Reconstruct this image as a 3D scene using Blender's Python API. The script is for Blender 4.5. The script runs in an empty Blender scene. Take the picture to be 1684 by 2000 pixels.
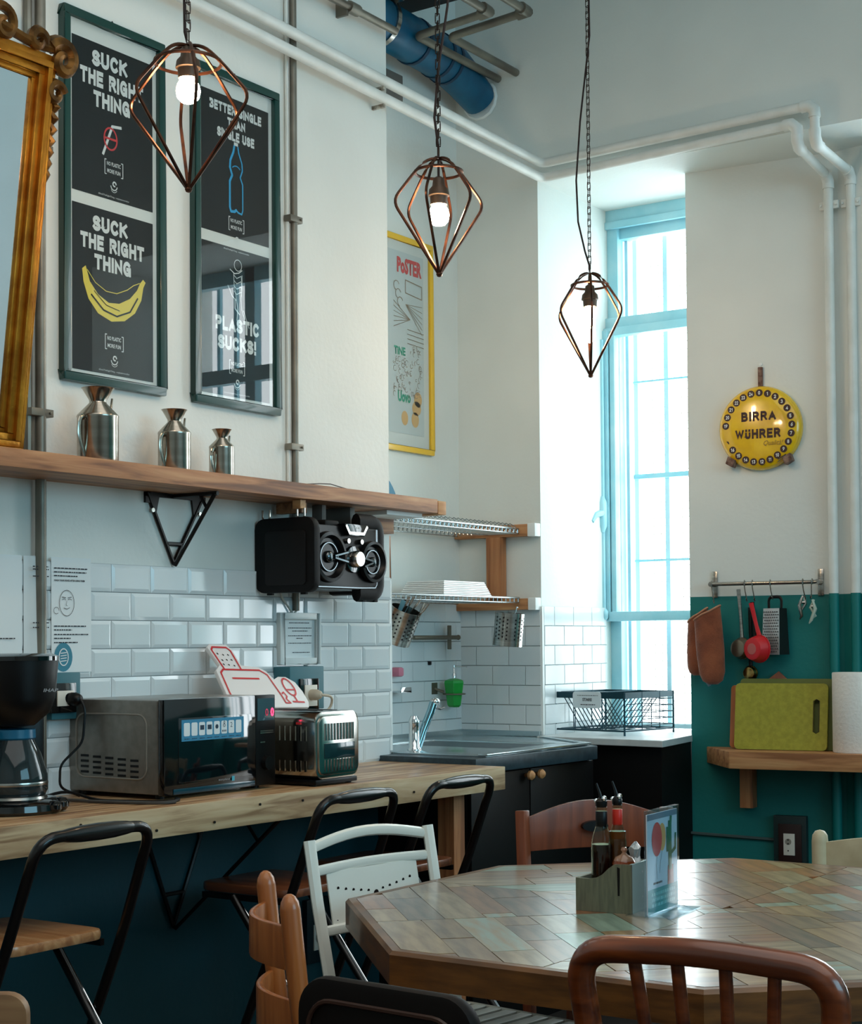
import bpy, bmesh, math, random
from mathutils import Vector, Matrix, Euler
random.seed(7)
S = bpy.context.scene
COL = S.collection
R = math.radians
PI = math.pi

# ---------------------------------------------------------------- camera
cam_d = bpy.data.cameras.new('camera'); cam = bpy.data.objects.new('camera', cam_d); COL.objects.link(cam)
S.camera = cam
def cam_matrix(loc, yaw, pitch, roll):
    yaw, pitch, roll = R(yaw), R(pitch), R(roll)
    f = Vector((math.sin(yaw)*math.cos(pitch), math.cos(yaw)*math.cos(pitch), math.sin(pitch)))
    r = Vector((math.cos(yaw), -math.sin(yaw), 0)); u = r.cross(f)
    r2 = r*math.cos(roll)+u*math.sin(roll); u2 = -r*math.sin(roll)+u*math.cos(roll)
    m = Matrix((r2, u2, -f)).transposed().to_4x4(); m.translation = Vector(loc)
    return m
cam.matrix_world = cam_matrix((3.2237, 0, 1.2935), -34.3454, 1.4698, -.4358)
cam_d.sensor_fit = 'AUTO'; cam_d.sensor_width = 36.0
cam_d.lens = 3179/2000*36
cam_d.shift_y = 172.96/2000
cam_d.clip_start = .05

# ---------------------------------------------------------------- world, light, exposure
S.view_settings.view_transform = 'Standard'; S.view_settings.look = 'None'
S.view_settings.exposure = 0.32; S.view_settings.gamma = 1.0
S.view_settings.use_curve_mapping = False
W = bpy.data.worlds.new('sky'); S.world = W; W.use_nodes = True
bg = W.node_tree.nodes['Background']
bg.inputs[0].default_value = (.88, .965, 1.0, 1); bg.inputs[1].default_value = 6.6

def area(name, loc, rot, sx, sy, energy, col, portal=False):
    d = bpy.data.lights.new(name, 'AREA'); d.shape = 'RECTANGLE'; d.size = sx; d.size_y = sy
    d.energy = energy; d.color = col
    if portal: d.cycles.is_portal = True
    o = bpy.data.objects.new(name, d); COL.objects.link(o); o.location = loc; o.rotation_euler = rot
    return o
area('window_portal', (.42, 6.5, 2.0), (R(-90), 0, 0), 1.0, 2.3, 1, (1, 1, 1), True)
area('second_window_portal', (1.9, 6.35, 2.0), (R(-90), 0, 0), 1.1, 2.3, 1, (1, 1, 1), True)
# added fill lamps without a window: cool from the room side, soft from above
area('room_side_fill', (6.9, 2.6, 2.6), (0, R(90), 0), 1.8, 3.4, 74, (.36, .78, 1.0))
area('ceiling_fill', (3.4, 1.2, 4.1), (0, 0, 0), 5.0, 5.0, 74, (1.0, .97, .93))

# ---------------------------------------------------------------- materials
def lin(c):
    out = []
    for v in c:
        v = v/255.0
        out.append(v/12.92 if v <= .04045 else ((v+.055)/1.055)**2.4)
    return (out[0], out[1], out[2], 1)
MATS = {}
def mat(name, col, rough=.5, metal=0., col2=None, scale=8., bump=0., bscale=60., trans=0., spec=.5, coat=0., emit=None, es=0., stretch=(1, 1, 1), detail=4., lo=.35, hi=.65, sheen=0., ior=1.45, alpha=1.):
    if name in MATS: return MATS[name]
    m = bpy.data.materials.new(name); m.use_nodes = True; nt = m.node_tree; b = nt.nodes['Principled BSDF']
    b.inputs['Base Color'].default_value = lin(col); b.inputs['Roughness'].default_value = rough
    b.inputs['Metallic'].default_value = metal; b.inputs['Specular IOR Level'].default_value = spec
    b.inputs['Transmission Weight'].default_value = trans; b.inputs['Coat Weight'].default_value = coat
    b.inputs['IOR'].default_value = ior; b.inputs['Sheen Weight'].default_value = sheen
    b.inputs['Coat Roughness'].default_value = .20 if name.startswith('plank') else .06; b.inputs['Alpha'].default_value = alpha
    tc = nt.nodes.new('ShaderNodeTexCoord'); mp = nt.nodes.new('ShaderNodeMapping'); mp.inputs['Scale'].default_value = stretch
    nt.links.new(tc.outputs['Object'], mp.inputs['Vector'])
    if col2 is not None:
        n = nt.nodes.new('ShaderNodeTexNoise'); n.inputs['Scale'].default_value = scale; n.inputs['Detail'].default_value = detail
        r = nt.nodes.new('ShaderNodeValToRGB'); r.color_ramp.elements[0].position = lo; r.color_ramp.elements[1].position = hi
        r.color_ramp.elements[0].color = lin(col); r.color_ramp.elements[1].color = lin(col2)
        nt.links.new(mp.outputs[0], n.inputs['Vector']); nt.links.new(n.outputs[0], r.inputs[0]); nt.links.new(r.outputs[0], b.inputs['Base Color'])
    if bump > 0:
        n2 = nt.nodes.new('ShaderNodeTexNoise'); n2.inputs['Scale'].default_value = bscale; n2.inputs['Detail'].default_value = 3
        bp = nt.nodes.new('ShaderNodeBump'); bp.inputs['Strength'].default_value = bump; bp.inputs['Distance'].default_value = .004
        nt.links.new(mp.outputs[0], n2.inputs['Vector']); nt.links.new(n2.outputs[0], bp.inputs['Height']); nt.links.new(bp.outputs[0], b.inputs['Normal'])
    if emit is not None:
        b.inputs['Emission Color'].default_value = lin(emit); b.inputs['Emission Strength'].default_value = es
    MATS[name] = m
    return m
def dado(name, top, low, z, rough=.6):
    m = bpy.data.materials.new(name); m.use_nodes = True; nt = m.node_tree; b = nt.nodes['Principled BSDF']
    g = nt.nodes.new('ShaderNodeNewGeometry'); sp = nt.nodes.new('ShaderNodeSeparateXYZ'); nt.links.new(g.outputs['Position'], sp.inputs[0])
    lt = nt.nodes.new('ShaderNodeMath'); lt.operation = 'LESS_THAN'; lt.inputs[1].default_value = z; nt.links.new(sp.outputs[2], lt.inputs[0])
    n = nt.nodes.new('ShaderNodeTexNoise'); n.inputs['Scale'].default_value = 3.0; nt.links.new(g.outputs['Position'], n.inputs['Vector'])
    def ramp(a, c):
        r = nt.nodes.new('ShaderNodeValToRGB'); r.color_ramp.elements[0].position = .3; r.color_ramp.elements[1].position = .7
        r.color_ramp.elements[0].color = lin(a); r.color_ramp.elements[1].color = lin(c); nt.links.new(n.outputs[0], r.inputs[0]); return r
    t = ramp(top, [min(255, v+7) for v in top]); l = ramp(low, [v*.9 for v in low])
    mx = nt.nodes.new('ShaderNodeMix'); mx.data_type = 'RGBA'
    nt.links.new(lt.outputs[0], mx.inputs[0]); nt.links.new(t.outputs[0], mx.inputs[6]); nt.links.new(l.outputs[0], mx.inputs[7])
    nt.links.new(mx.outputs[2], b.inputs['Base Color']); b.inputs['Roughness'].default_value = rough
    n2 = nt.nodes.new('ShaderNodeTexNoise'); n2.inputs['Scale'].default_value = 55.; nt.links.new(g.outputs['Position'], n2.inputs['Vector'])
    bp = nt.nodes.new('ShaderNodeBump'); bp.inputs['Strength'].default_value = .25; bp.inputs['Distance'].default_value = .003
    nt.links.new(n2.outputs[0], bp.inputs['Height']); nt.links.new(bp.outputs[0], b.inputs['Normal'])
    return m
def wood(name, a, b_, axis=1, rough=.5, coat=0., sc=3.0, dark=None):
    # grain: noise stretched along one local axis, crossed with a wave
    st = [14, 14, 14]; st[axis] = 1.1
    m = bpy.data.materials.new(name); m.use_nodes = True; nt = m.node_tree; b = nt.nodes['Principled BSDF']
    tc = nt.nodes.new('ShaderNodeTexCoord'); mp = nt.nodes.new('ShaderNodeMapping'); mp.inputs['Scale'].default_value = st
    nt.links.new(tc.outputs['Object'], mp.inputs['Vector'])
    n = nt.nodes.new('ShaderNodeTexNoise'); n.inputs['Scale'].default_value = sc; n.inputs['Detail'].default_value = 6; n.inputs['Distortion'].default_value = .6
    nt.links.new(mp.outputs[0], n.inputs['Vector'])
    r = nt.nodes.new('ShaderNodeValToRGB'); e = r.color_ramp.elements
    e[0].position = .32; e[0].color = lin(dark or [v*.6 for v in a]); e[1].position = .72; e[1].color = lin(b_)
    k = e.new(.5); k.color = lin(a)
    nt.links.new(n.outputs[0], r.inputs[0]); nt.links.new(r.outputs[0], b.inputs['Base Color'])
    b.inputs['Roughness'].default_value = rough; b.inputs['Coat Weight'].default_value = coat; b.inputs['Coat Roughness'].default_value = .12
    bp = nt.nodes.new('ShaderNodeBump'); bp.inputs['Strength'].default_value = .15; bp.inputs['Distance'].default_value = .002
    nt.links.new(n.outputs[0], bp.inputs['Height']); nt.links.new(bp.outputs[0], b.inputs['Normal'])
    MATS[name] = m
    return m

# ---------------------------------------------------------------- mesh builder
class MB:
    def __init__(s): s.v = []; s.f = []
    def add(s, vs, fs, M=None):
        o = len(s.v)
        s.v += [tuple(M @ Vector(v)) if M is not None else tuple(v) for v in vs]
        s.f += [tuple(i+o for i in f) for f in fs]
        return s
    def box(s, x0, x1, y0, y1, z0, z1, M=None, b=0.):
        if b > 0:
            bm = bmesh.new(); bmesh.ops.create_cube(bm, size=1.0)
            for v in bm.verts:
                v.co = Vector(((x0+x1)/2+v.co.x*(x1-x0), (y0+y1)/2+v.co.y*(y1-y0), (z0+z1)/2+v.co.z*(z1-z0)))
            bmesh.ops.bevel(bm, geom=bm.edges[:], offset=b, segments=2, affect='EDGES', profile=.5)
            bm.verts.index_update()
            vs = [v.co.copy() for v in bm.verts]; fs = [[v.index for v in f.verts] for f in bm.faces]; bm.free()
            return s.add(vs, fs, M)
        vs = [(x0, y0, z0), (x1, y0, z0), (x1, y1, z0), (x0, y1, z0), (x0, y0, z1), (x1, y0, z1), (x1, y1, z1), (x0, y1, z1)]
        return s.add(vs, [(0, 3, 2, 1), (4, 5, 6, 7), (0, 1, 5, 4), (1, 2, 6, 5), (2, 3, 7, 6), (3, 0, 4, 7)], M)
    def prism(s, pts, h0, h1, plane='xy', M=None):
        # outline extruded along the third axis
        n = len(pts)
        def P(p, h):
            return (p[0], p[1], h) if plane == 'xy' else ((p[0], h, p[1]) if plane == 'xz' else (h, p[0], p[1]))
        vs = [P(p, h0) for p in pts]+[P(p, h1) for p in pts]
        fs = [tuple(range(n))[::-1], tuple(range(n, 2*n))]+[(i, (i+1) % n, n+(i+1) % n, n+i) for i in range(n)]
        return s.add(vs, fs, M)
    def tube(s, pts, r, n=8, closed=False, M=None, r2=None, cap=True):
        P = [Vector(p) for p in pts]; m = len(P)
        rs = r if isinstance(r, (list, tuple)) else [r]*m
        rb = r2 if isinstance(r2, (list, tuple)) else ([r2]*m if r2 else rs)
        def tan(i):
            if closed: return (P[(i+1) % m]-P[i-1]).normalized()
            if i == 0: return (P[1]-P[0]).normalized()
            if i == m-1: return (P[-1]-P[-2]).normalized()
            return ((P[i+1]-P[i]).normalized()+(P[i]-P[i-1]).normalized()).normalized()
        t = tan(0); a = Vector((0, 0, 1)) if abs(t.z) < .9 else Vector((1, 0, 0))
        u = (a-t*a.dot(t)).normalized(); vs = []; fs = []
        for i in range(m):
            t = tan(i); u = (u-t*u.dot(t)).normalized(); w = t.cross(u)
            for k in range(n):
                an = 2*PI*k/n; vs.append(P[i]+u*math.cos(an)*rb[i]+w*math.sin(an)*rs[i])
        for i in range(m if closed else m-1):
            j = (i+1) % m
            for k in range(n): fs.append((i*n+k, i*n+(k+1) % n, j*n+(k+1) % n, j*n+k))
        if not closed and cap: fs += [tuple(range(n))[::-1], tuple(range((m-1)*n, m*n))]
        return s.add(vs, fs, M)
    def cyl(s, a, b, r, n=16, rb=None, M=None): return s.tube([a, b], [r, rb if rb is not None else r], n, M=M)
    def lathe(s, prof, c=(0, 0, 0), n=24, M=None, sx=1., sy=1.):
        vs = []; fs = []; m = len(prof)
        for (r, z) in prof:
            for k in range(n):
                a = 2*PI*k/n; vs.append((c[0]+r*math.cos(a)*sx, c[1]+r*math.sin(a)*sy, c[2]+z))
        for i in range(m-1):
            for k in range(n): fs.append((i*n+k, i*n+(k+1) % n, (i+1)*n+(k+1) % n, (i+1)*n+k))
        if prof[0][0] > 1e-5: fs.append(tuple(range(n))[::-1])
        if prof[-1][0] > 1e-5: fs.append(tuple(range((m-1)*n, m*n)))
        return s.add(vs, fs, M)
    def ball(s, c, rx, ry=None, rz=None, n=14, M=None):
        ry = ry or rx; rz = rz or rx; k = n//2
        return s.lathe([(math.sin(PI*i/k)*rx, -math.cos(PI*i/k)*rz) for i in range(k+1)], c, n, M, 1., ry/rx)
def mk(name, mb, m, parent=None, smooth=None, bevel=0., world=False):
    me = bpy.data.meshes.new(name); off = Vector((0, 0, 0))
    if world and parent is not None:
        q = parent
        while q is not None: off += q.location; q = q.parent
    me.from_pydata([Vector(v)-off for v in mb.v], [], mb.f)
    bm = bmesh.new(); bm.from_mesh(me)
    bmesh.ops.remove_doubles(bm, verts=bm.verts, dist=1e-6)
    bmesh.ops.recalc_face_normals(bm, faces=bm.faces)
    if bevel > 0:
        ed = [e for e in bm.edges if len(e.link_faces) == 2 and e.calc_face_angle(0) > .6]
        bmesh.ops.bevel(bm, geom=ed, offset=bevel, segments=2, affect='EDGES', profile=.6)
    bm.to_mesh(me); bm.free()
    o = bpy.data.objects.new(name, me); COL.objects.link(o)
    if m is not None: me.materials.append(m)
    if smooth is None: smooth = .7
    if smooth:
        me.polygons.foreach_set('use_smooth', [True]*len(me.polygons))
        try: me.set_sharp_from_angle(angle=smooth)
        except Exception: pass
    if parent is not None: o.parent = parent
    return o
def tag(o, label, cat, group=None, kind=None):
    o['label'] = label; o['category'] = cat
    if group: o['group'] = group
    if kind: o['kind'] = kind
    return o
def thing(name, label, cat, loc=(0, 0, 0), rz=0., group=None):
    o = bpy.data.objects.new(name, None); COL.objects.link(o); o.empty_display_size = .05
    o.location = loc; o.rotation_euler = (0, 0, rz)
    return tag(o, label, cat, group)
def struct(name, mb, m, parent=None, bevel=0., smooth=0):
    o = mk(name, mb, m, parent, smooth=smooth, bevel=bevel)
    if parent is None: o['kind'] = 'structure'
    return o
def TR(x, y, z, rz=0., rx=0., ry=0.): return Matrix.Translation((x, y, z)) @ Euler((rx, ry, rz)).to_matrix().to_4x4()
def text(s, x, z, y, w, h, m, parent, name='lettering', bold=.0, M=None, align='L', thick=.0006, shear=0.):
    """lettering lying in the local xz plane, facing -y; left edge (or centre) x, baseline z, fitted to w x h"""
    cu = bpy.data.curves.new('t', 'FONT'); cu.body = s; cu.size = 1; cu.offset = bold; cu.extrude = 0; cu.resolution_u = 2; cu.shear = shear
    to = bpy.data.objects.new('t', cu); COL.objects.link(to)
    dg = bpy.context.evaluated_depsgraph_get(); dg.update()
    me = bpy.data.meshes.new_from_object(to.evaluated_get(dg)); bpy.data.objects.remove(to); bpy.data.curves.remove(cu)
    vs = [v.co for v in me.vertices]
    x0 = min(v.x for v in vs); x1 = max(v.x for v in vs); y0 = min(v.y for v in vs); y1 = max(v.y for v in vs)
    sx = w/(x1-x0); sz = h/(y1-y0)
    ox = x-(w/2 if align == 'C' else 0)
    for v in me.vertices:
        c = v.co; q = Vector((ox+(c.x-x0)*sx, y, z+(c.y-y0)*sz)); v.co = M @ q if M is not None else q
    o = bpy.data.objects.new(name, me); me.name = name; me.materials.clear(); me.materials.append(m); COL.objects.link(o); o.parent = parent
    return o
def scribble(x0, x1, z, y, mb, rnd, h=.0028):
    # a line of print too small to read: short dashes
    x = x0
    while x < x1:
        w = rnd.uniform(.004, .012); w = min(w, x1-x)
        mb.box(x, x+w, y-.0004, y, z, z+h); x += w+.0025

def thin_glass(name, tint=(250, 252, 252), ior=1.45, rough=.0):
    m = bpy.data.materials.new(name); m.use_nodes = True; nt = m.node_tree; nt.nodes.remove(nt.nodes['Principled BSDF'])
    out = nt.nodes['Material Output']; tr = nt.nodes.new('ShaderNodeBsdfTransparent'); tr.inputs[0].default_value = lin(tint)
    gl = nt.nodes.new('ShaderNodeBsdfGlossy'); gl.inputs['Roughness'].default_value = rough
    lw = nt.nodes.new('ShaderNodeLayerWeight'); lw.inputs['Blend'].default_value = .5
    pw = nt.nodes.new('ShaderNodeMath'); pw.operation = 'POWER'; pw.inputs[1].default_value = 5.; nt.links.new(lw.outputs['Facing'], pw.inputs[0])
    f0 = ((ior-1)/(ior+1))**2*1.25
    fr = nt.nodes.new('ShaderNodeMath'); fr.operation = 'MULTIPLY_ADD'; fr.inputs[1].default_value = 1-f0; fr.inputs[2].default_value = f0; nt.links.new(pw.outputs[0], fr.inputs[0])
    mx = nt.nodes.new('ShaderNodeMixShader'); nt.links.new(fr.outputs[0], mx.inputs[0]); nt.links.new(tr.outputs[0], mx.inputs[1]); nt.links.new(gl.outputs[0], mx.inputs[2])
    nt.links.new(mx.outputs[0], out.inputs['Surface']); return m
# block capitals drawn with strokes: (list of polylines) on a 0..1 square
def _a(cx, cy, rx, ry, a0, a1, n=10): return [(cx+rx*math.cos(R(a0+(a1-a0)*i/n)), cy+ry*math.sin(R(a0+(a1-a0)*i/n))) for i in range(n+1)]
GL = {
 'A': (.74, [[(0, 0), (.37, 1), (.74, 0)], [(.14, .32), (.60, .32)]]), 'B': (.62, [[(0, 0), (0, 1), (.34, 1)]+_a(.34, .76, .24, .24, 90, -90)+[(0, .52)], [(.34, .52)]+_a(.36, .26, .26, .26, 90, -90)+[(0, 0)]]),
 'C': (.64, [_a(.34, .5, .34, .5, 45, 315, 16)]), 'D': (.64, [[(0, 0), (0, 1), (.25, 1)]+_a(.25, .5, .39, .5, 90, -90, 14)+[(0, 0)]]),
 'E': (.54, [[(.54, 1), (0, 1), (0, 0), (.54, 0)], [(0, .52), (.48, .52)]]), 'F': (.52, [[(.52, 1), (0, 1), (0, 0)], [(0, .5), (.44, .5)]]),
 'G': (.68, [_a(.34, .5, .34, .5, 48, 335, 16)+[(.66, .02)], [(.38, .46), (.66, .46), (.66, .1)]]), 'H': (.62, [[(0, 0), (0, 1)], [(.62, 0), (.62, 1)], [(0, .52), (.62, .52)]]),
 'I': (.0, [[(0, 0), (0, 1)]]), 'K': (.62, [[(0, 0), (0, 1)], [(.60, 1), (0, .42)], [(.20, .6), (.64, 0)]]), 'L': (.5, [[(0, 1), (0, 0), (.5, 0)]]),
 'M': (.74, [[(0, 0), (0, 1), (.37, .1), (.74, 1), (.74, 0)]]), 'N': (.62, [[(0, 0), (0, 1), (.62, 0), (.62, 1)]]), 'O': (.7, [_a(.35, .5, .35, .5, 90, 450, 20)]),
 'P': (.58, [[(0, 0), (0, 1), (.32, 1)]+_a(.32, .73, .26, .27, 90, -90)+[(0, .46)]]), 'R': (.62, [[(0, 0), (0, 1), (.34, 1)]+_a(.34, .74, .26, .26, 90, -90)+[(0, .48)], [(.34, .48), (.62, 0)]]),
 'S': (.6, [_a(.3, .75, .28, .25, 20, 270, 10)+_a(.3, .25, .30, .25, 90, -160, 10)]), 'T': (.62, [[(0, 1), (.62, 1)], [(.31, 1), (.31, 0)]]),
 'U': (.62, [[(0, 1), (0, .3)]+_a(.31, .3, .31, .3, 180, 360)+[(.62, 1)]]), 'W': (.94, [[(0, 1), (.23, 0), (.47, 1), (.71, 0), (.94, 1)]]),
 '\u00dc': (.5, [[(0, .58), (0, .22)]+_a(.25, .22, .25, .22, 180, 360)+[(.5, .58)], [(.02, 1.02), (.03, 1.02)], [(.47, 1.02), (.48, 1.02)]]),
 '!': (.0, [[(0, 1), (0, .5)], [(0, .03), (0, 0)]]), ' ': (.22, []),
 '0': (.5, [_a(.25, .5, .25, .5, 90, 450, 16)]), '1': (.25, [[(0, .78), (.2, 1), (.2, 0)]]), '2': (.5, [_a(.25, .73, .25, .27, 165, -30, 9)+[(0, 0), (.5, 0)]]),
 '3': (.5, [_a(.24, .76, .22, .24, 150, -90, 9)+_a(.24, .26, .26, .26, 90, -150, 9)]), '4': (.5, [[(.38, 0), (.38, 1), (0, .28), (.52, .28)]]), '5': (.5, [[(.46, 1), (.06, 1), (.02, .54)]+_a(.24, .3, .26, .3, 120, -150, 10)]),
 '6': (.5, [[(.40, 1), (.06, .5)]+_a(.25, .28, .25, .28, 160, -200, 14)]), '7': (.5, [[(0, 1), (.5, 1), (.16, 0)]]), '8': (.5, [_a(.25, .76, .21, .24, 90, 450, 14), _a(.25, .26, .25, .26, 90, 450, 14)]),
 '9': (.5, [_a(.25, .72, .25, .28, -20, 340, 14)+[(.44, .5), (.10, 0)]]),
}
def block(s, cx, z, y, w, h, m, parent, sw=.27, gap=.11, name='lettering', d=.0005):
    # sw: stroke width as a share of the cap height; mitred strips, clamped to the cap height
    adv = []; x = 0
    for ch in s: adv.append(x); x += GL[ch][0]+sw+gap
    tot = x-gap; sx = w/tot; mb = MB(); t = sw/2; q = 0
    for ch, ax in zip(s, adv):
        hi = 1.0 if ch != '\u00dc' else 1.25
        for pl in GL[ch][1]:
            P = [Vector((ax+t+p[0], t+p[1]*(1-sw))) for p in pl]; n = len(P); closed = (P[0]-P[-1]).length < 1e-4
            if closed: P = P[:-1]; n -= 1
            L = []; Rr = []
            for i in range(n):
                d0 = (P[i]-P[i-1]).normalized() if (i > 0 or closed) else None
                d1 = (P[(i+1) % n]-P[i]).normalized() if (i < n-1 or closed) else None
                c = P[i].copy()
                if d0 is None: nv = Vector((-d1.y, d1.x)); c -= d1*t; k = 1
                elif d1 is None: nv = Vector((-d0.y, d0.x)); c += d0*t; k = 1
                else:
                    n0 = Vector((-d0.y, d0.x)); n1 = Vector((-d1.y, d1.x)); nv = n0+n1
                    nv = nv.normalized() if nv.length > 1e-3 else n0
                    k = min(1/max(.3, nv.dot(n0)), 2.6)
                L.append(c+nv*t*k); Rr.append(c-nv*t*k)
            cl = lambda p: (cx-w/2+p.x*sx, y-q*1.5e-5, z+max(0., min(hi, p.y))*h)
            vs = [cl(p) for p in L]+[cl(p) for p in Rr]; q += 1
            fs = [(i, (i+1) % n, n+(i+1) % n, n+i) for i in range(n if closed else n-1)]
            mb.add(vs, fs)
    return mk(name, mb, m, parent, smooth=0)

# palette
M_white = mat('white_paint', (232, 236, 234), .55, bump=.15, bscale=40)
M_black = mat('black_plastic', (7, 7, 8), .38, spec=.35)
M_blackm = mat('black_steel', (22, 18, 17), .4, metal=.3)
M_steel = mat('brushed_steel', (190, 188, 182), .22, metal=1., col2=(150, 148, 143), scale=3, stretch=(1, 1, 30))
M_chrome = mat('chrome', (215, 218, 220), .08, metal=1.)
M_pipe = mat('galvanised_pipe', (140, 136, 124), .45, metal=.5, col2=(108, 102, 92), scale=6)
M_wpipe = mat('white_pipe_paint', (232, 234, 230), .4, col2=(220, 222, 216), scale=10)
M_wire = mat('wire', (178, 186, 188), .25, metal=.9)
M_paper = mat('paper', (222, 228, 228), .7)
M_ink = mat('ink', (40, 44, 52), .8)
M_oak = wood('shelf_wood', (168, 112, 70), (196, 146, 100), 1, .55, dark=(112, 68, 40))
M_pine = wood('pine_wood', (196, 140, 88), (214, 168, 118), 1, .55, dark=(150, 96, 54))
M_pineX = wood('pine_wood_across', (186, 130, 84), (208, 160, 110), 0, .55, dark=(140, 88, 50))
M_pineZ = wood('pine_wood_upright', (170, 108, 66), (190, 130, 84), 2, .55, dark=(120, 70, 40))
M_counter = wood('counter_wood', (176, 134, 92), (206, 178, 138), 1, .42, coat=.15, dark=(110, 72, 44))
M_chairw = wood('chair_wood', (126, 62, 34), (140, 72, 40), 2, .4, coat=.12, dark=(108, 52, 28))
M_orangew = wood('orange_beech', (164, 92, 42), (182, 110, 54), 2, .35, coat=.3, dark=(140, 74, 32))
M_green = mat('dark_green_frame', (16, 60, 54), .35, coat=.3)
M_win = mat('window_blue_paint', (150, 212, 228), .4, col2=(176, 224, 236), scale=7)
M_winb = mat('window_bar_bloom', (196, 228, 238), .5)  # frame paint lightened, with the bright sky's bloom put into the colour
M_tile = mat('white_glazed_tile', (214, 222, 224), .1, spec=.6, coat=.3)
M_tile2 = mat('white_flat_tile', (212, 220, 222), .16, spec=.6)
M_grout = mat('grout', (150, 158, 160), .8)
# ================================================================ STRUCTURE
Mw_left = dado('left_wall_paint', (222, 224, 218), (0, 66, 76), .86)  # teal darker than the back wall's: shade under the counter painted in
Mw_rec = dado('recess_wall_paint', (220, 225, 221), (220, 225, 221), 0)
Mw_back = dado('back_wall_paint', (220, 224, 220), (0, 120, 116), 1.46)
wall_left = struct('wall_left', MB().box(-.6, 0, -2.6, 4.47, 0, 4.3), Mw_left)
wall_rec = struct('wall_recess', MB().box(-.6, -.38, 4.47, 5.48, 0, 4.3), Mw_rec)
wall_corner = struct('wall_corner', MB().box(-.6, 0, 5.48, 6.22, 0, 4.3), Mw_rec)
wall_upper = struct('wall_upper', MB().box(0, 7.2, 5.48, 6.22, 3.10, 4.3), Mw_rec)
wall_back = struct('wall_back', MB().prism([(.515, 5.73), (1.10, 5.80), (1.34, 5.74), (1.42, 6.22), (.86, 6.22), (.80, 6.09)], 0, 3.10), Mw_back)
wall_beyond = struct('wall_beyond', MB().prism([(2.5, 5.48), (7.2, 5.48), (7.2, 6.22), (2.4, 6.22)], 0, 3.10).box(1.34, 2.45, 5.9, 6.22, 0, .95).box(0, .86, 6.1, 6.22, 0, .9), Mw_back)
floor = struct('floor', MB().box(-.6, 7.2, -2.6, 6.22, -.1, 0), mat('floor_boards', (40, 36, 34), .5, col2=(56, 50, 46), scale=3))
ceiling = struct('ceiling', MB().box(-.6, 7.2, -2.6, 6.22, 4.3, 4.4), mat('ceiling_plaster', (214, 214, 206), .7, col2=(196, 190, 178), scale=1.5))
wall_right = struct('wall_right', MB().box(7.0, 7.2, -2.6, 6.22, 0, 4.3), mat('far_wall_paint', (200, 204, 200), .7))
wall_near = struct('wall_near', MB().box(-.6, 7.2, -2.6, -2.4, 0, 4.3), MATS['far_wall_paint'])

# ---- tiles: each one an object, alike tiles share mesh data
TM = {}
def tile_mesh(w, h, bev):
    k = (round(w, 3), round(h, 3), bev)
    if k in TM: return TM[k]
    me = bpy.data.meshes.new('tile'); e = .010 if bev else .0015; d = .007 if bev else .005
    w2, h2 = w/2-.001, h/2-.001; e = min(e, w2*.6)
    vs = []
    for (a, b, y) in ((w2, h2, 0), (w2, h2, -.003), (w2-e, h2-e, -d)):
        vs += [(-a, y, -b), (a, y, -b), (a, y, b), (-a, y, b)]
    fs = [(8, 9, 10, 11)]
    for o in (0, 4):
        for i in range(4): j = (i+1) % 4; fs.append((o+i, o+j, o+4+j, o+4+i))
    me.from_pydata(vs, [], fs); me.materials.append(M_tile if bev else M_tile2); TM[k] = me
    return me
def tiles(parent, org, rz, u0, u1, z1, rows, tw, th, bev, off):
    """rows of tiles going down from z1; u runs along local x from org; off = grid phase"""
    Mx = TR(org[0], org[1], 0, rz)
    nrm = Mx.to_3x3() @ Vector((0, -1, 0))
    for r in range(rows):
        zc = z1-th*(r+.5); ph = off+(tw/2 if r % 2 else 0)
        k = math.floor((u0-ph)/tw)
        while True:
            a = ph+k*tw; b = a+tw; k += 1
            if a >= u1-1e-4: break
            a2, b2 = max(a, u0), min(b, u1)
            if b2-a2 < .02: continue
            o = bpy.data.objects.new('tile', tile_mesh(b2-a2, th, bev)); COL.objects.link(o); o.parent = parent
            p = Mx @ Vector(((a2+b2)/2, -.004, zc)); o.location = p
            j = random.gauss(0, .0035) if bev else random.gauss(0, .002)
            o.rotation_euler = (j*.6, random.gauss(0, .0008), rz+j)
def grout(parent, org, rz, u0, u1, z0, z1, m=None):
    mk('grout', MB().box(u0, u1, -.0035, .0, z0, z1, M=TR(org[0], org[1], 0, rz)), m or M_grout, parent, smooth=0)
tiles(wall_left, (0, 0), R(90), 2.2, 4.468, 1.5136, 8, .152, .077, True, 3.1646-.152*7)
grout(wall_left, (0, 0), R(90), 2.2, 4.468, .897, 1.5136)
tiles(wall_rec, (-.38, 0), R(90), 4.47, 5.478, 1.45, 7, .152, .077, False, 4.45)
grout(wall_rec, (-.38, 0), R(90), 4.47, 5.478, .90, 1.45)
tiles(wall_corner, (0, 5.48), 0, -.375, 0, 1.43, 7, .152, .077, False, -.375+.076)
grout(wall_corner, (0, 5.48), 0, -.375, 0, .89, 1.43)
tiles(wall_corner, (0, 0), R(90), 5.484, 6.0, 1.432, 7, .152, .077, False, 5.484-.07)
grout(wall_corner, (0, 0), R(90), 5.484, 6.0, .89, 1.432, mat('pale_grout', (206, 212, 212), .7))
# corner guard strips
mk('corner_strip', MB().box(-.002, .008, 5.472, 5.486, .93, 1.43), M_white, wall_corner, smooth=0)
mk('corner_strip', MB().box(-.008, .004, 4.462, 4.476, .93, 1.51), M_white, wall_left, smooth=0)

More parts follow.
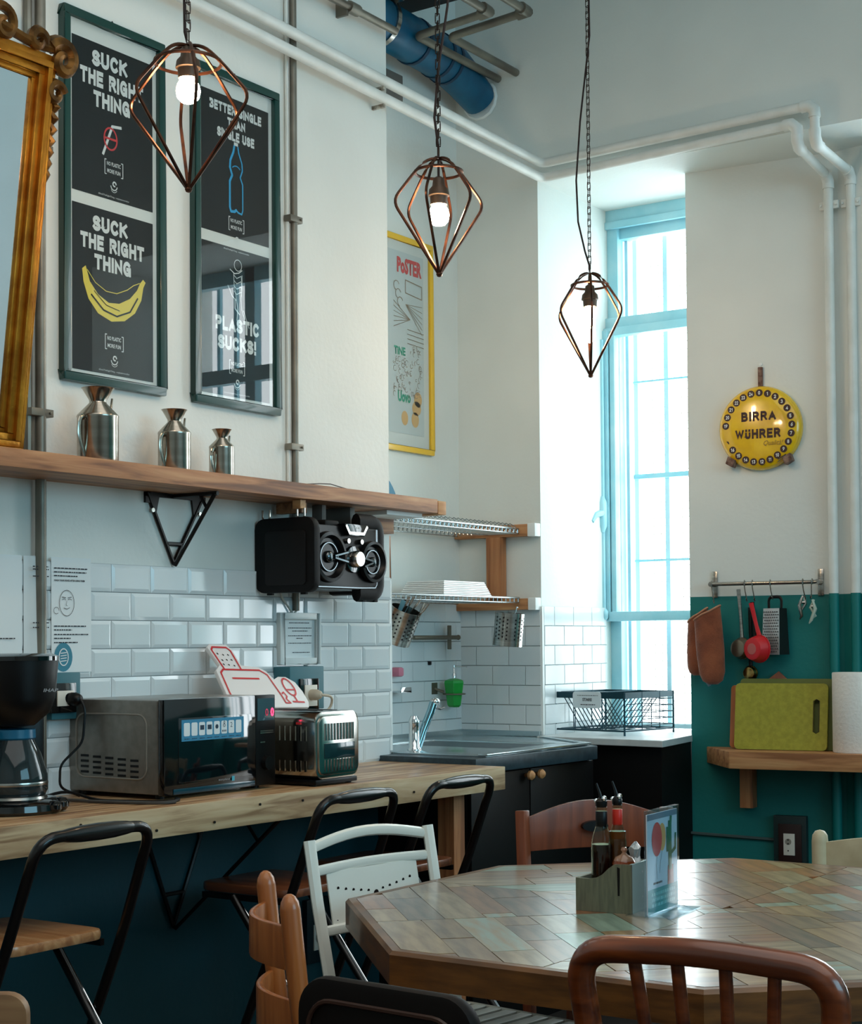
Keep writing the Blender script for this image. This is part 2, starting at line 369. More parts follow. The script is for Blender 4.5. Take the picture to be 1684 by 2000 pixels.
# ---- window 1 (behind the niche): blue painted frame, glass, bars, wire mesh outside
w1 = bpy.data.objects.new('window_1', None); COL.objects.link(w1); w1.location = (0, 6.07, .93); w1['kind'] = 'structure'
w1['label'] = 'tall pale blue framed window with bars and wire mesh outside'
fr = MB()
fr.box(-.02, .82, 6.04, 6.09, 3.045, 3.105); fr.box(.0, .82, 6.03, 6.05, 3.02, 3.05)
fr.box(.0, .05, 6.05, 6.10, .93, 3.1); fr.box(.76, .82, 6.04, 6.10, .93, 3.1)
fr.box(.045, .80, 6.07, 6.13, 2.98, 3.04)
mk('window_frame', fr, M_win, w1, bevel=.003, world=True)
mk('transom', MB().box(-.005, .80, 6.03, 6.09, 2.595, 2.645).box(.0, .80, 6.01, 6.06, 2.565, 2.60), M_win, w1, bevel=.003, world=True)
sa = MB(); sa.box(-.015, .022, 6.0, 6.05, 1.38, 2.59); sa.box(.027, .05, 6.01, 6.06, 1.38, 2.59)
sa.box(-.015, .80, 6.0, 6.05, 1.375, 1.415)
mk('sash', sa, M_win, w1, bevel=.004, world=True)
inner = MB(); inner.box(.052, .066, 6.11, 6.15, .93, 3.0).box(.0, .03, 6.10, 6.17, .93, 3.0); inner.box(.06, .80, 6.13, 6.16, .93, .95)
mk('inner_stile', inner, M_winb, w1, world=True)
for x in (.067, .209, .351, .493, .635):
    mk('window_bar', MB().box(x-.010, x+.010, 6.17, 6.185, .93, 3.05), M_winb, w1, smooth=0, world=True)
for z, h in ((2.385, .008), (1.985, .020), (1.63, .010)):
    mk('glazing_bar', MB().box(.06, .80, 6.15, 6.17, z-h/2, z+h/2), M_win, w1, smooth=0, world=True)
mk('glass', MB().box(.05, .80, 6.105, 6.109, .95, 3.04), thin_glass('window_glass', ior=1.2), w1, smooth=0, world=True)
ms = MB()
x = .09
while x < .86: ms.box(x-.0016, x+.0016, 6.214, 6.2165, .9, 3.1); x += .0335
z = .94
while z < 3.1: ms.box(.05, .86, 6.2115, 6.214, z-.0016, z+.0016); z += .0335
o = mk('wire_mesh', ms, mat('mesh_wire', (244, 226, 204), .6), w1, smooth=0, world=True); o['kind'] = 'stuff'
hd = MB(); hd.tube([(.0, 5.99, 2.55), (.0, 5.99, 1.40)], .010, 8)
hd.lathe([(.010, -.075), (.020, -.05), (.021, 0), (.020, .05), (.010, .075)], (.0, 5.985, 1.82), 12)
hd.tube([(.005, 5.975, 1.825), (-.0, 5.93, 1.815), (.0, 5.90, 1.785)], [.014, .012, .008], 8)
hd.lathe([(.012, -.02), (.02, -.01), (.02, .015), (.008, .03)], (.0, 5.99, 1.40), 10)
mk('espagnolette_handle', hd, M_win, w1, world=True)
# second window of the same wall, further right, out of the frame but seen in the picture glass
w2 = bpy.data.objects.new('window_2', None); COL.objects.link(w2); w2.location = (1.9, 5.95, .95); w2['kind'] = 'structure'
f2 = MB(); f2.box(1.40, 1.46, 5.93, 5.98, .95, 3.1); f2.box(2.36, 2.44, 5.93, 5.98, .95, 3.1); f2.box(1.87, 1.93, 5.93, 5.98, .95, 3.1)
f2.box(1.4, 2.44, 5.93, 5.98, 3.03, 3.1); f2.box(1.4, 2.44, 5.93, 5.98, .95, 1.0); f2.box(1.4, 2.44, 5.92, 5.97, 2.55, 2.62)
mk('window_frame', f2, M_win, w2, smooth=0, world=True)
for x in (1.55, 1.66, 1.77, 2.03, 2.14, 2.25): mk('window_bar', MB().box(x-.01, x+.01, 6.1, 6.12, .95, 3.1), M_win, w2, smooth=0, world=True)

# sill slab, the black boxing below it
sill = struct('trim_1', MB().prism([(.015, 5.41), (.575, 5.36), (.518, 5.722), (.512, 6.05), (.015, 6.05)], .905, .93), mat('sill_stone', (206, 212, 212), .35, col2=(190, 198, 200), scale=12), bevel=.003)
boxing = struct('trim_2', MB().prism([(-.02, 5.46), (.54, 5.42), (.514, 5.728), (.50, 6.05), (-.02, 6.05)], 0, .905), mat('black_boxing', (9, 9, 9), .6, spec=.3))
# ================================================================ FRAMED POSTERS (pier)
M_pblack = mat('poster_black', (17, 15, 16), .6, spec=.2)
M_mat = mat('poster_margin', (224, 226, 222), .6)
M_ptxt = mat('poster_white_print', (222, 224, 222), .6)
M_red = mat('print_red', (206, 48, 52), .5)
M_blue = mat('print_blue', (20, 160, 214), .5)
M_yel = mat('print_yellow', (232, 206, 66), .5)
M_glass = thin_glass('picture_glass', ior=1.42)
def arc(cx, cz, r, a0, a1, n=16, rz=None): return [(cx+r*math.cos(a0+(a1-a0)*i/n), (cz+(rz or r)*math.sin(a0+(a1-a0)*i/n))) for i in range(n+1)]
def stroke(mb, pts, w, y, closed=False, d=.0008):
    # flat print line of width w in the xz plane
    n = len(pts)
    for i in range(n if closed else n-1):
        a = Vector(pts[i]); b = Vector(pts[(i+1) % n]); t = (b-a)
        if t.length < 1e-6: continue
        t.normalize(); nn = Vector((-t.y, t.x))*(w/2); e = t*(w*.25)
        q = [a-e+nn, b+e+nn, b+e-nn, a-e-nn]
        mb.add([(p.x, y-d*.5-(len(mb.f) % 60)*1.2e-5, p.y) for p in q], [(0, 1, 2, 3)])
def logo(parent, cx, z, m):
    # bracketed motto, small round emblem, line of tiny print
    b = MB()
    for s in (-1, 1):
        stroke(b, [(cx+s*.028, z+.018), (cx+s*.034, z+.018), (cx+s*.034, z-.022), (cx+s*.028, z-.022)], .0025, -.0022)
    stroke(b, arc(cx, z-.05, .012, PI*1.05, PI*1.95, 8), .003, -.0022); stroke(b, arc(cx+.002, z-.045, .006, 0, PI*1.6, 8), .004, -.0022)
    stroke(b, arc(cx, z-.056, .012, PI*1.15, PI*1.85, 8), .0015, -.0022)
    mk('emblem', b, m, parent, smooth=0)
    text('NO PLASTIC', cx, z+.003, -.0022, .052, .011, m, parent, bold=.02, align='C')
    text('MORE FUN', cx, z-.017, -.0022, .050, .011, m, parent, bold=.02, align='C')
    text('#SuckTheRightThing - noplasticmorefun', cx, z-.085, -.0022, .115, .006, m, parent, align='C')
def frame4(w, h, b, d):
    return MB().box(-w/2, w/2, -d, 0, h/2-b, h/2).box(-w/2, w/2, -d, 0, -h/2, -h/2+b).box(-w/2, -w/2+b, -d, 0, -h/2+b, h/2-b).box(w/2-b, w/2, -d, 0, -h/2+b, h/2-b)
def poster_pair(y, label):
    t = thing('framed_poster', label, 'picture', (.0, y, 2.496), R(90), 'green framed pairs of black posters on the pier')
    mk('frame', frame4(.384, 1.003, .024, .024), M_green, t, bevel=.004)
    mk('backing_card', MB().box(-.17, .17, -.008, -.002, -.48, .48), M_mat, t, smooth=0)
    mk('picture_glass', MB().box(-.169, .169, -.016, -.0145, -.479, .479), M_glass, t, smooth=0)
    hk = MB().tube([(-.012, -.006, .5), (0, -.006, .512), (.012, -.006, .5)], .0015, 5); mk('hanging_hook', hk, M_blackm, t)
    ps = []
    for cz in (.224, -.243):
        q = mk('poster_sheet', MB().box(-.152, .152, -.0095, -.0085, cz-.209 if cz > 0 else -.466, cz+.209 if cz > 0 else -.018), M_pblack, t, smooth=0)
        q.location = (0, 0, 0); ps.append(q)
    return t, ps
P1, (pa, pb) = poster_pair(3.175, 'left green-framed pair of black posters, drinking straw above and banana below')
y_ = -.0105
def ptext(parent, lines):
    for s, cx, z, w, h, bo in lines: block(s, cx, z, y_, w, h, M_ptxt, parent)
ptext(pa, [('SUCK', -.014, .368, .132, .044, .035), ('THE RIGHT', -.005, .313, .238, .044, .035), ('THING', -.006, .258, .138, .044, .035)])
b = MB(); stroke(b, [(-.040, .135), (-.005, .218), (.028, .222)], .008, y_+.0003); mk('straw_print', b, M_ptxt, pa, smooth=0)
b = MB(); stroke(b, arc(-.012, .182, .024, 0, 2*PI, 22, .030)[:-1], .005, y_, True); stroke(b, [(-.036, .182), (.012, .182)], .006, y_); mk('ban_ring_print', b, M_red, pa, smooth=0)
logo(pa, 0, .105, M_ptxt)
for c in pa.children:
    if c.name.startswith('emblem'): c.location = (0, -.0085, 0)
ptext(pb, [('SUCK', -.014, -.082, .130, .042, .035), ('THE RIGHT', -.004, -.134, .240, .042, .035), ('THING', -.004, -.186, .138, .042, .035)])
b = MB()
bt = [(-.118, -.215), (-.105, -.205), (-.09, -.245), (-.06, -.275), (-.02, -.292), (.02, -.288), (.06, -.268), (.088, -.24), (.10, -.218), (.112, -.205), (.122, -.212), (.113, -.228), (.105, -.265), (.08, -.305), (.04, -.333), (-.01, -.342), (-.06, -.327), (-.095, -.293), (-.113, -.25)]
b.add([(p[0], y_, p[1]+.022) for p in bt], [tuple(range(len(bt)))]); mk('banana_print', b, M_yel, pb, smooth=0)
b = MB(); stroke(b, [(-.100, -.215), (-.07, -.245), (-.03, -.262), (.01, -.262), (.05, -.245), (.075, -.228), (.098, -.218)], .0022, y_); mk('banana_outline', b, M_yel, pb, smooth=0).location.z = .022
b = MB(); stroke(b, [(-.085, -.28), (-.04, -.315), (.01, -.325), (.06, -.305), (.09, -.262)], .0045, y_-.0006); stroke(b, [(-.075, -.268), (-.03, -.300), (.02, -.308)], .002, y_-.0006); mk('banana_shading', b, M_pblack, pb, smooth=0).location.z = .022
logo(pb, 0, -.375, M_ptxt)
P2, (pc, pd) = poster_pair(3.682, 'right green-framed pair of black posters, bottle above and diver reading PLASTIC SUCKS below')
ptext(pc, [('BETTER SINGLE', .0, .380, .234, .029, .035), ('THAN', .002, .342, .080, .029, .035), ('SINGLE USE', .0, .304, .168, .029, .035)])
b = MB()
for s in (-1, 1): stroke(b, [(s*.008, .218), (s*.012, .200), (s*.026, .172), (s*.028, .15), (s*.018, .128), (s*.029, .108), (s*.029, .03), (s*.024, .018), (s*.008, .020), (0, .026)], .008 if s < 0 else .005, y_)
stroke(b, arc(0, .135, .024, PI*.25, PI*.75, 6), .003, y_)
mk('bottle_print', b, M_blue, pc, smooth=0).location.z = .072
mk('cap_print', MB().add([(-.009, y_, .222), (.009, y_, .222), (.009, y_, .232), (-.009, y_, .232)], [(0, 1, 2, 3)]), M_ptxt, pc, smooth=0).location.z = .070
logo(pc, 0, .055, M_ptxt)
ptext(pd, [('PLASTIC', .004, -.272, .196, .042, .035), ('SUCKS!', .002, -.328, .172, .042, .035)])
b = MB()
stroke(b, arc(.006, -.068, .017, 0, 2*PI, 12)[:-1], .002, y_, True); stroke(b, [(-.03, -.085), (-.01, -.095), (.01, -.09), (.024, -.08)], .003, y_)
for k in range(4): stroke(b, [(-.012, -.10-.016*k), (.0, -.108-.016*k), (.02, -.098-.016*k), (.022, -.112-.016*k)], .002, y_)
stroke(b, [(-.014, -.095), (-.012, -.13), (-.004, -.16), (.004, -.20), (.0, -.235)], .002, y_); stroke(b, [(.024, -.095), (.024, -.13), (.018, -.165), (.022, -.20), (.035, -.225)], .002, y_)
stroke(b, [(-.04, -.135), (-.02, -.165), (-.002, -.175)], .002, y_); stroke(b, [(.03, -.2), (.045, -.23), (.055, -.25)], .002, y_); stroke(b, [(-.008, -.17), (-.008, -.20), (.012, -.215)], .0035, y_)
mk('figure_print', b, M_ptxt, pd, smooth=0)
logo(pd, 0, -.375, M_ptxt)
for q in (pb, pc, pd):
    for c in q.children:
        if c.name.startswith('emblem'): c.location = (0, -.0085, 0)
for q in (pa, pb, pc, pd):
    for c in q.children:
        if c.name.startswith('lettering') and min(v.co.y for v in c.data.vertices) > -.009: c.location = (0, -.0085, 0)

# ---- yellow framed pasta poster in the recess
t = thing('yellow_framed_poster', 'yellow-framed food poster headed POSTER in red, partly behind the pier', 'picture', (-.38, 4.96, 2.44), R(90))
M_yfr = mat('yellow_frame', (238, 190, 40), .35, coat=.3)
fr = frame4(.64, .83, .022, .02); mk('frame', fr, M_yfr, t, bevel=.003)
mk('backing_card', MB().box(-.3, .3, -.008, -.002, -.395, .395), M_mat, t, smooth=0)
q = mk('poster_sheet', MB().box(-.25, .262, -.0095, -.0085, -.345, .355), mat('poster_pale', (205, 212, 212), .6), t, smooth=0)
text('PoSTER', .085, .272, y_, .165, .062, mat('poster_red', (214, 70, 70), .6), q, bold=.05)
M_tg = mat('poster_green', (40, 160, 130), .6)
text('TiNE', .062, -.045, y_, .075, .032, M_tg, q, bold=.04); text('Uovo', .085, -.225, y_, .085, .045, M_tg, q, bold=.05)
rnd = random.Random(3); b = MB()
stroke(b, [(.14, .25), (.25, .24), (.25, .19), (.14, .2)], .004, y_, True)
for k in range(3): stroke(b, arc(.08+.012*k, .22-.03*k, .018, .4, 4.5, 8), .003, y_)
for k in range(6):
    stroke(b, [(.06, .16-.02*k), (.17, .10)], .0022, y_); stroke(b, [(.14, .155), (.25, .16-.022*k)], .0022, y_)
for k in range(4): stroke(b, [(.15, .06-.018*k), (.26, .055-.018*k)], .0025, y_)
for k in range(95):
    cx = rnd.uniform(.05, .245); cz = rnd.uniform(-.20, .0)
    if abs(cz+.03) < .03 and cx < .15: continue
    stroke(b, arc(cx, cz, rnd.uniform(.004, .011), rnd.uniform(0, 3), rnd.uniform(4, 6), 6), .0018, y_)
mk('pasta_print', b, mat('poster_brown', (150, 130, 110), .7), q, smooth=0)
b = MB()
for cx, cz, r1, r2 in ((.13, -.285, .022, .028), (.2, -.285, .025, .03), (.21, -.24, .03, .028), (.22, -.205, .026, .03)):
    p = arc(cx, cz, r1, 0, 2*PI, 18, r2)[:-1]; b.add([(a, y_, c) for a, c in p], [tuple(range(len(p)))])
mk('biscuit_print', b, mat('poster_tan', (224, 178, 118), .7), q, smooth=0)
mk('picture_glass', MB().box(-.298, .298, -.014, -.013, -.393, .393), M_glass, t, smooth=0)

# ---- gilt mirror hanging forward
M_gold = mat('gilt', (196, 134, 40), .32, metal=.75, col2=(150, 92, 22), scale=9, bump=.3, bscale=50)
M_goldd = mat('old_gilt', (120, 84, 36), .4, metal=.7, col2=(70, 46, 20), scale=25, bump=.4, bscale=60)
t = thing('gilt_mirror', 'large gilt mirror with carved crest at left edge above the shelf', 'mirror', (.045, 2.79, 1.775), R(90))
t.rotation_euler = Euler((R(7.6), 0, R(90)), 'XYZ')
fw, fh = .72, .99
# local: x from -fw to 0, z 0..fh, face toward -y
def mould(o, i, y0, y1, nm, m):
    b = MB()
    b.box(-fw+o, -o, y0, y1, fh-i, fh-o).box(-fw+o, -o, y0, y1, o, i).box(-fw+o, -fw+i, y0, y1, i, fh-i).box(-i, -o, y0, y1, i, fh-i)
    mk(nm, b, m, t, bevel=.003)
mould(0, .020, -.030, 0, 'frame', M_gold); mould(.018, .034, -.042, 0, 'frame_moulding', M_gold); mould(.032, .052, -.030, 0, 'frame_moulding', M_gold); mould(.050, .064, -.018, 0, 'frame_moulding', M_gold)
mk('mirror_glass', MB().box(-fw+.06, -.06, -.010, -.006, .06, fh-.06), mat('mirror_silver', (235, 238, 240), .02, metal=1.), t, smooth=0)
def scroll(cx, cz, r, turns, s, th, a0=0.):
    pts = []; rr = []
    for i in range(26):
        u = i/25; a = a0+s*turns*2*PI*u; q = r*(1-.82*u); pts.append((cx+q*math.cos(a), -.028-.012*u, cz+q*math.sin(a))); rr.append(th*(1-.45*u))
    return pts, rr
b = MB()
for cx, cz, r, tn, s, th, a0 in ((.012, fh-.005, .046, 1.2, -1, .021, 2.6), (.0, fh-.09, .030, 1.1, 1, .015, .3), (-.07, fh+.02, .03, 1.1, 1, .016, 0), (-.18, fh+.03, .045, 1.2, -1, .014, 2.5), (-.30, fh+.06, .05, 1.2, 1, .016, .4)):
    p, rr = scroll(cx, cz, r, tn, s, th, a0); b.tube(p, rr, 7)
for k in range(7):
    z = fh-.12-.028*k; b.tube([(-.004, -.02, z+.02), (.012-.001*k, -.026, z), (.002, -.02, z-.022)], [.006, .015-.0013*k, .004], 6)
b.tube([(-.72, -.02, fh+.01), (-.3, -.03, fh+.045), (-.08, -.03, fh+.012), (.0, -.03, fh+.02)], [.01, .016, .012, .014], 7)
mk('carved_crest', b, M_goldd, t)

# ================================================================ PIPES
def clamp_part(parent, x, y, z, w=.05, m=None):
    b = MB().box(x-.012, x+.016, y-w/2, y+w/2, z-.010, z+.010).cyl((x+.016, y+w*.32, z), (x+.022, y+w*.32, z), .004, 6)
    return mk('pipe_clamp', b, m or M_pipe, parent, bevel=.002, world=True)
t = thing('wall_conduit', 'grey steel conduit running down behind the shelf beside the gilt mirror', 'pipe', (.02, 2.9, 0))
mk('pipe', MB().tube([(.022, 2.90, .93), (.022, 2.90, 4.28)], .0145, 12), M_pipe, t, world=True)
mk('pipe', MB().tube([(.012, 2.867, 1.775), (.012, 2.867, 4.28)], .0105, 8), M_pipe, t, world=True)
for z in (1.895, 2.585, 3.4): clamp_part(t, .02, 2.895, z, .075)
t = thing('wall_conduit', 'slim steel conduit running down right of the green-framed posters', 'pipe', (.02, 3.946, 0))
mk('pipe', MB().tube([(.018, 3.946, 1.395), (.018, 3.946, 4.28)], .0115, 12), M_pipe, t, world=True)
mk('pipe', MB().tube([(.009, 3.924, 1.78), (.009, 3.924, 4.28)], .006, 8), M_wpipe, t, world=True)
for z in (1.905, 2.62, 3.5): clamp_part(t, .016, 3.943, z, .06)
def bend(pts, r, n=5):
    # rounds the inner corners of a path
    P = [Vector(p) for p in pts]; out = [P[0]]
    for i in range(1, len(P)-1):
        a = (P[i-1]-P[i]).normalized(); b = (P[i+1]-P[i]).normalized()
        p0 = P[i]+a*r; p1 = P[i]+b*r
        for k in range(n+1):
            u = k/n; out.append(p0*(1-u)**2+P[i]*2*u*(1-u)+p1*u*u)
    out.append(P[-1]); return out
M_tealp = mat('teal_pipe_paint', (0, 112, 108), .45)
# the two white pipes: along the pier, round the corner, along the back wall, down by the right
t = thing('white_heating_pipe', 'upper white pipe crossing the pier and back wall, then dropping at right', 'pipe', (.05, 4.4, 3.17), 0, 'white heating pipes')
pp = [(.05, 1.0, 3.23), (.05, 3.6, 3.20), (.05, 5.43, 3.148), (1.155, 5.43, 3.165), (1.155, 5.43, 3.03), (1.157, 5.775, 3.005), (1.157, 5.77, 1.46)]
mk('pipe', MB().tube(bend(pp, .035), .0175, 12), M_wpipe, t, world=True)
t2 = thing('white_heating_pipe', 'lower white pipe crossing the pier and back wall, then dropping beside the yellow dial', 'pipe', (.05, 4.4, 3.12), 0, 'white heating pipes')
pp2 = [(.05, 1.0, 3.17), (.05, 3.6, 3.14), (.05, 5.43, 3.09), (1.09, 5.43, 3.112), (1.09, 5.43, 3.03), (1.078, 5.76, 3.0), (1.078, 5.76, 1.46)]
mk('pipe', MB().tube(bend(pp2, .035), .0175, 12), M_wpipe, t2, world=True)
for (T_, P_) in ((t, pp), (t2, pp2)):
    for i in (3, 4, 5):
        a = Vector(P_[i]); d = (Vector(P_[i-1])-a).normalized()*.03
        mk('elbow', MB().tube([a+d*1.6, a+d*.7, a+(Vector(P_[i+1])-a).normalized()*.02, a+(Vector(P_[i+1])-a).normalized()*.045], .0215, 12), M_wpipe, T_, world=True)
    yy = P_[6][1]; xx = P_[6][0]
    mk('painted_pipe', MB().tube([(xx, yy, 1.462), (xx, yy, .02)], .0185, 12), M_tealp, T_, world=True)
    mk('pipe_clamp', MB().box(xx-.036, xx+.036, yy+.0, yy+.014, 2.88, 2.91).cyl((xx-.029, yy, 2.895), (xx-.029, yy-.006, 2.895), .005, 6).cyl((xx+.029, yy, 2.895), (xx+.029, yy-.006, 2.895), .005, 6), M_wpipe, T_, bevel=.002, world=True)
    mk('pipe_bracket', MB().box(0, .05, 4.385, 4.395, P_[1][2]-.052, P_[1][2]-.040), mat('rusty_bracket', (190, 188, 176), .7, col2=(90, 70, 52), scale=60), T_, world=True)
# grey pipes under the ceiling
t = thing('grey_pipe', 'thin grey pipe with coupling running along top of the pier', 'pipe', (.06, 4.2, 3.37))
mk('pipe', MB().tube([(.045, 2.6, 3.375), (.045, 4.466, 3.37)], .013, 10), M_pipe, t, world=True)
mk('coupling', MB().cyl((.045, 4.20, 3.371), (.045, 4.25, 3.371), .02, 10).box(0, .045, 4.19, 4.20, 3.34, 3.385), M_pipe, t, world=True)
for i, (x0, z0, y1, x1, lab) in enumerate(((-.173, 3.537, 4.909, .141, 'grey ceiling pipe nearer the blue duct, bending before the back wall'), (-.089, 3.545, 5.005, .244, 'grey ceiling pipe farther right, bending before the back wall'))):
    t = thing('grey_pipe', lab, 'pipe', (x0, 5.46, z0), 0, 'grey pipes below the ceiling')
    mk('pipe', MB().tube(bend([(x0, 5.475, z0), (x0, y1, z0), (x1, y1, z0+.02), (x1, y1-2.2, z0+.02)], .02), .015, 10), M_pipe, t, world=True)
    mk('elbow', MB().tube([(x1-.04, y1, z0+.018), (x1, y1, z0+.02), (x1, y1-.045, z0+.02)], .022, 10), M_pipe, t, world=True)
# blue drain duct
M_bduct = mat('blue_duct', (0, 98, 132), .4, col2=(0, 80, 112), scale=9, bump=.2, bscale=14)
t = thing('blue_duct', 'thick blue duct emerging beside the pier and turning into the back wall', 'duct', (-.2, 5.2, 3.49))
pts = [(-.27, 4.475, 3.592), (-.27, 4.95, 3.575), (-.27, 5.16, 3.567), (-.27, 5.27, 3.555), (-.268, 5.37, 3.52), (-.262, 5.475, 3.47)]
mk('duct', MB().tube(pts, [.085, .085, .085, .085, .078, .070], 22), M_bduct, t, world=True)
for y, z in ((5.02, 3.572), (5.18, 3.566), (5.24, 3.559)):
    mk('duct_joint', MB().tube([(-.27, y-.008, z), (-.27, y+.008, z)], .0895, 22), mat('duct_joint_dark', (6, 52, 80), .5), t, world=True)
mk('steel_clamp', MB().tube([(-.27, 4.80, 3.581), (-.27, 4.822, 3.58)], .092, 22).box(-.20, -.17, 4.80, 4.822, 3.64, 3.68), M_steel, t, world=True)
mk('plaster_collar', MB().lathe([(.055, 0), (.083, .0), (.076, .008), (.06, .006)], (0, 0, 0), 14, M=TR(-.262, 5.478, 3.472, 0, R(90))), M_white, t, world=True)
t = thing('duct_cover', 'dark grey metal panel above the blue duct', 'panel', (-.3, 5.0, 3.70))
mk('panel', MB().box(-.375, -.09, 4.475, 5.1, 3.72, 3.74), mat('dark_panel', (52, 54, 54), .6), t, bevel=.002, world=True)
t = thing('junction_box', 'grey brown junction box behind the white pipes under the blue duct', 'junction box', (-.36, 4.97, 3.41))
M_jb = mat('junction_grey', (110, 104, 98), .6)
mk('cover', MB().box(-.38, -.335, 4.90, 5.045, 3.36, 3.46), M_jb, t, bevel=.004, world=True)
mk('cable_duct', MB().box(-.38, -.362, 4.90, 4.93, 3.46, 3.50), M_jb, t, bevel=.002, world=True)

# ================================================================ PENDANT LAMPS
M_cage = mat('copper_black_cage', (50, 32, 26), .3, metal=.75, col2=(104, 64, 44), scale=18)
M_bulb = mat('glowing_bulb', (255, 240, 215), .2, emit=(255, 212, 165), es=120.)
M_socket = mat('lamp_socket', (82, 66, 52), .4, metal=.3)
M_cord = mat('brown_cord', (44, 26, 22), .7)
def pendant(loc, Rr, H, rot, label, cordpts, bulbkind, zf, ztop=4.28):
    cs, sn = math.cos(-rot), math.sin(-rot)
    cordpts = [(x*cs-y*sn, x*sn+y*cs, z) for x, y, z in cordpts]
    t = thing('pendant_lamp', label, 'lamp', loc, rot, 'wire diamond pendant lamps')
    # local: z=0 apex bottom, z=H top loop
    zc = H*.60; zr = H*.86; rr = Rr*.50
    b = MB()
    for k in range(3):
        a = PI*k/3
        def q(r, z): return (r*math.cos(a), r*math.sin(a), z)
        path = bend([q(0, 0), q(Rr, zc), q(rr, zr), q(rr*.45, H*.975), q(-rr*.45, H*.975), q(-rr, zr), q(-Rr, zc), q(0, 0)], .028, 5)
        b.tube(path, .0041, 6)
    mk('cage', b, M_cage, t)
    mk('cage_ring', MB().tube([(rr*math.cos(2*PI*i/28), rr*math.sin(2*PI*i/28), zr) for i in range(28)], .0041, 6, closed=True), M_cage, t)
    mk('cage_tip', MB().ball((0, 0, .002), .009, .009, .008, 8), M_cage, t)
    zs = H*zf
    mk('socket', MB().lathe([(.006, .045), (.012, .04), (.014, .02), (.021, .010), (.023, -.006), (.019, -.008), (.018, -.030), (.0, -.030)], (0, 0, zs), 16, sx=1.25, sy=1.25), M_socket, t)
    if bulbkind == 'globe':
        prof = [(.014, -.026), (.018, -.032), (.025, -.044), (.028, -.058), (.025, -.073), (.016, -.083), (0, -.087)]
    else:
        prof = [(.014, -.028), (.016, -.045), (.017, -.12), (.013, -.14), (.006, -.15), (0, -.152)]
    mk('bulb', MB().lathe(prof, (0, 0, zs), 18), M_bulb, t)
    mk('cord', MB().tube([(x, y, z) for x, y, z in [(0, 0, zs+.045), (0, 0, H*.95)]+cordpts], .0034, 6), M_cord, t)
    c = MB(); z = H+.004; i = 0; L = .024
    while z < ztop-loc[2]:
        dx = .0055
        ax = (dx, 0) if i % 2 else (0, dx)
        ring = [(ax[0]*math.copysign(1, math.cos(an))*(1 if abs(math.cos(an)) > .3 else .4), ax[1]*math.copysign(1, math.cos(an))*(1 if abs(math.cos(an)) > .3 else .4), z+L/2+math.sin(an)*L/2*1.15) for an in [2*PI*j/8+.39 for j in range(8)]]
        c.tube(ring, .0017, 4, closed=True); z += L*.86; i += 1
    mk('chain', c, mat('chain_metal', (60, 48, 42), .35, metal=.8), t)
    return t
pendant((.718, 2.709, 2.318), .150, .338, R(20), 'nearest wire pendant lamp, hanging before the green-framed posters', [(-.006, -.004, .36), (-.008, -.006, .6), (-.002, 0, 1.9)], 'globe', .84)
pendant((.830, 3.554, 2.265), .126, .319, R(48), 'middle wire pendant lamp, hanging before the yellow-framed poster', [(.0, .0, .34), (-.008, -.006, .42), (.002, .002, .56), (.022, .016, .72), (.030, .020, .86), (.0, 0, 1.98)], 'globe', .68)
pendant((.609, 4.784, 2.179), .123, .356, R(62), 'farthest wire pendant lamp, hanging in front of the window', [(.0, .0, .37), (-.012, -.009, .42), (-.030, -.022, .52), (-.034, -.025, .66), (-.022, -.016, .86), (.006, .004, 1.15), (.0, 0, 2.1)], 'candle', .74)
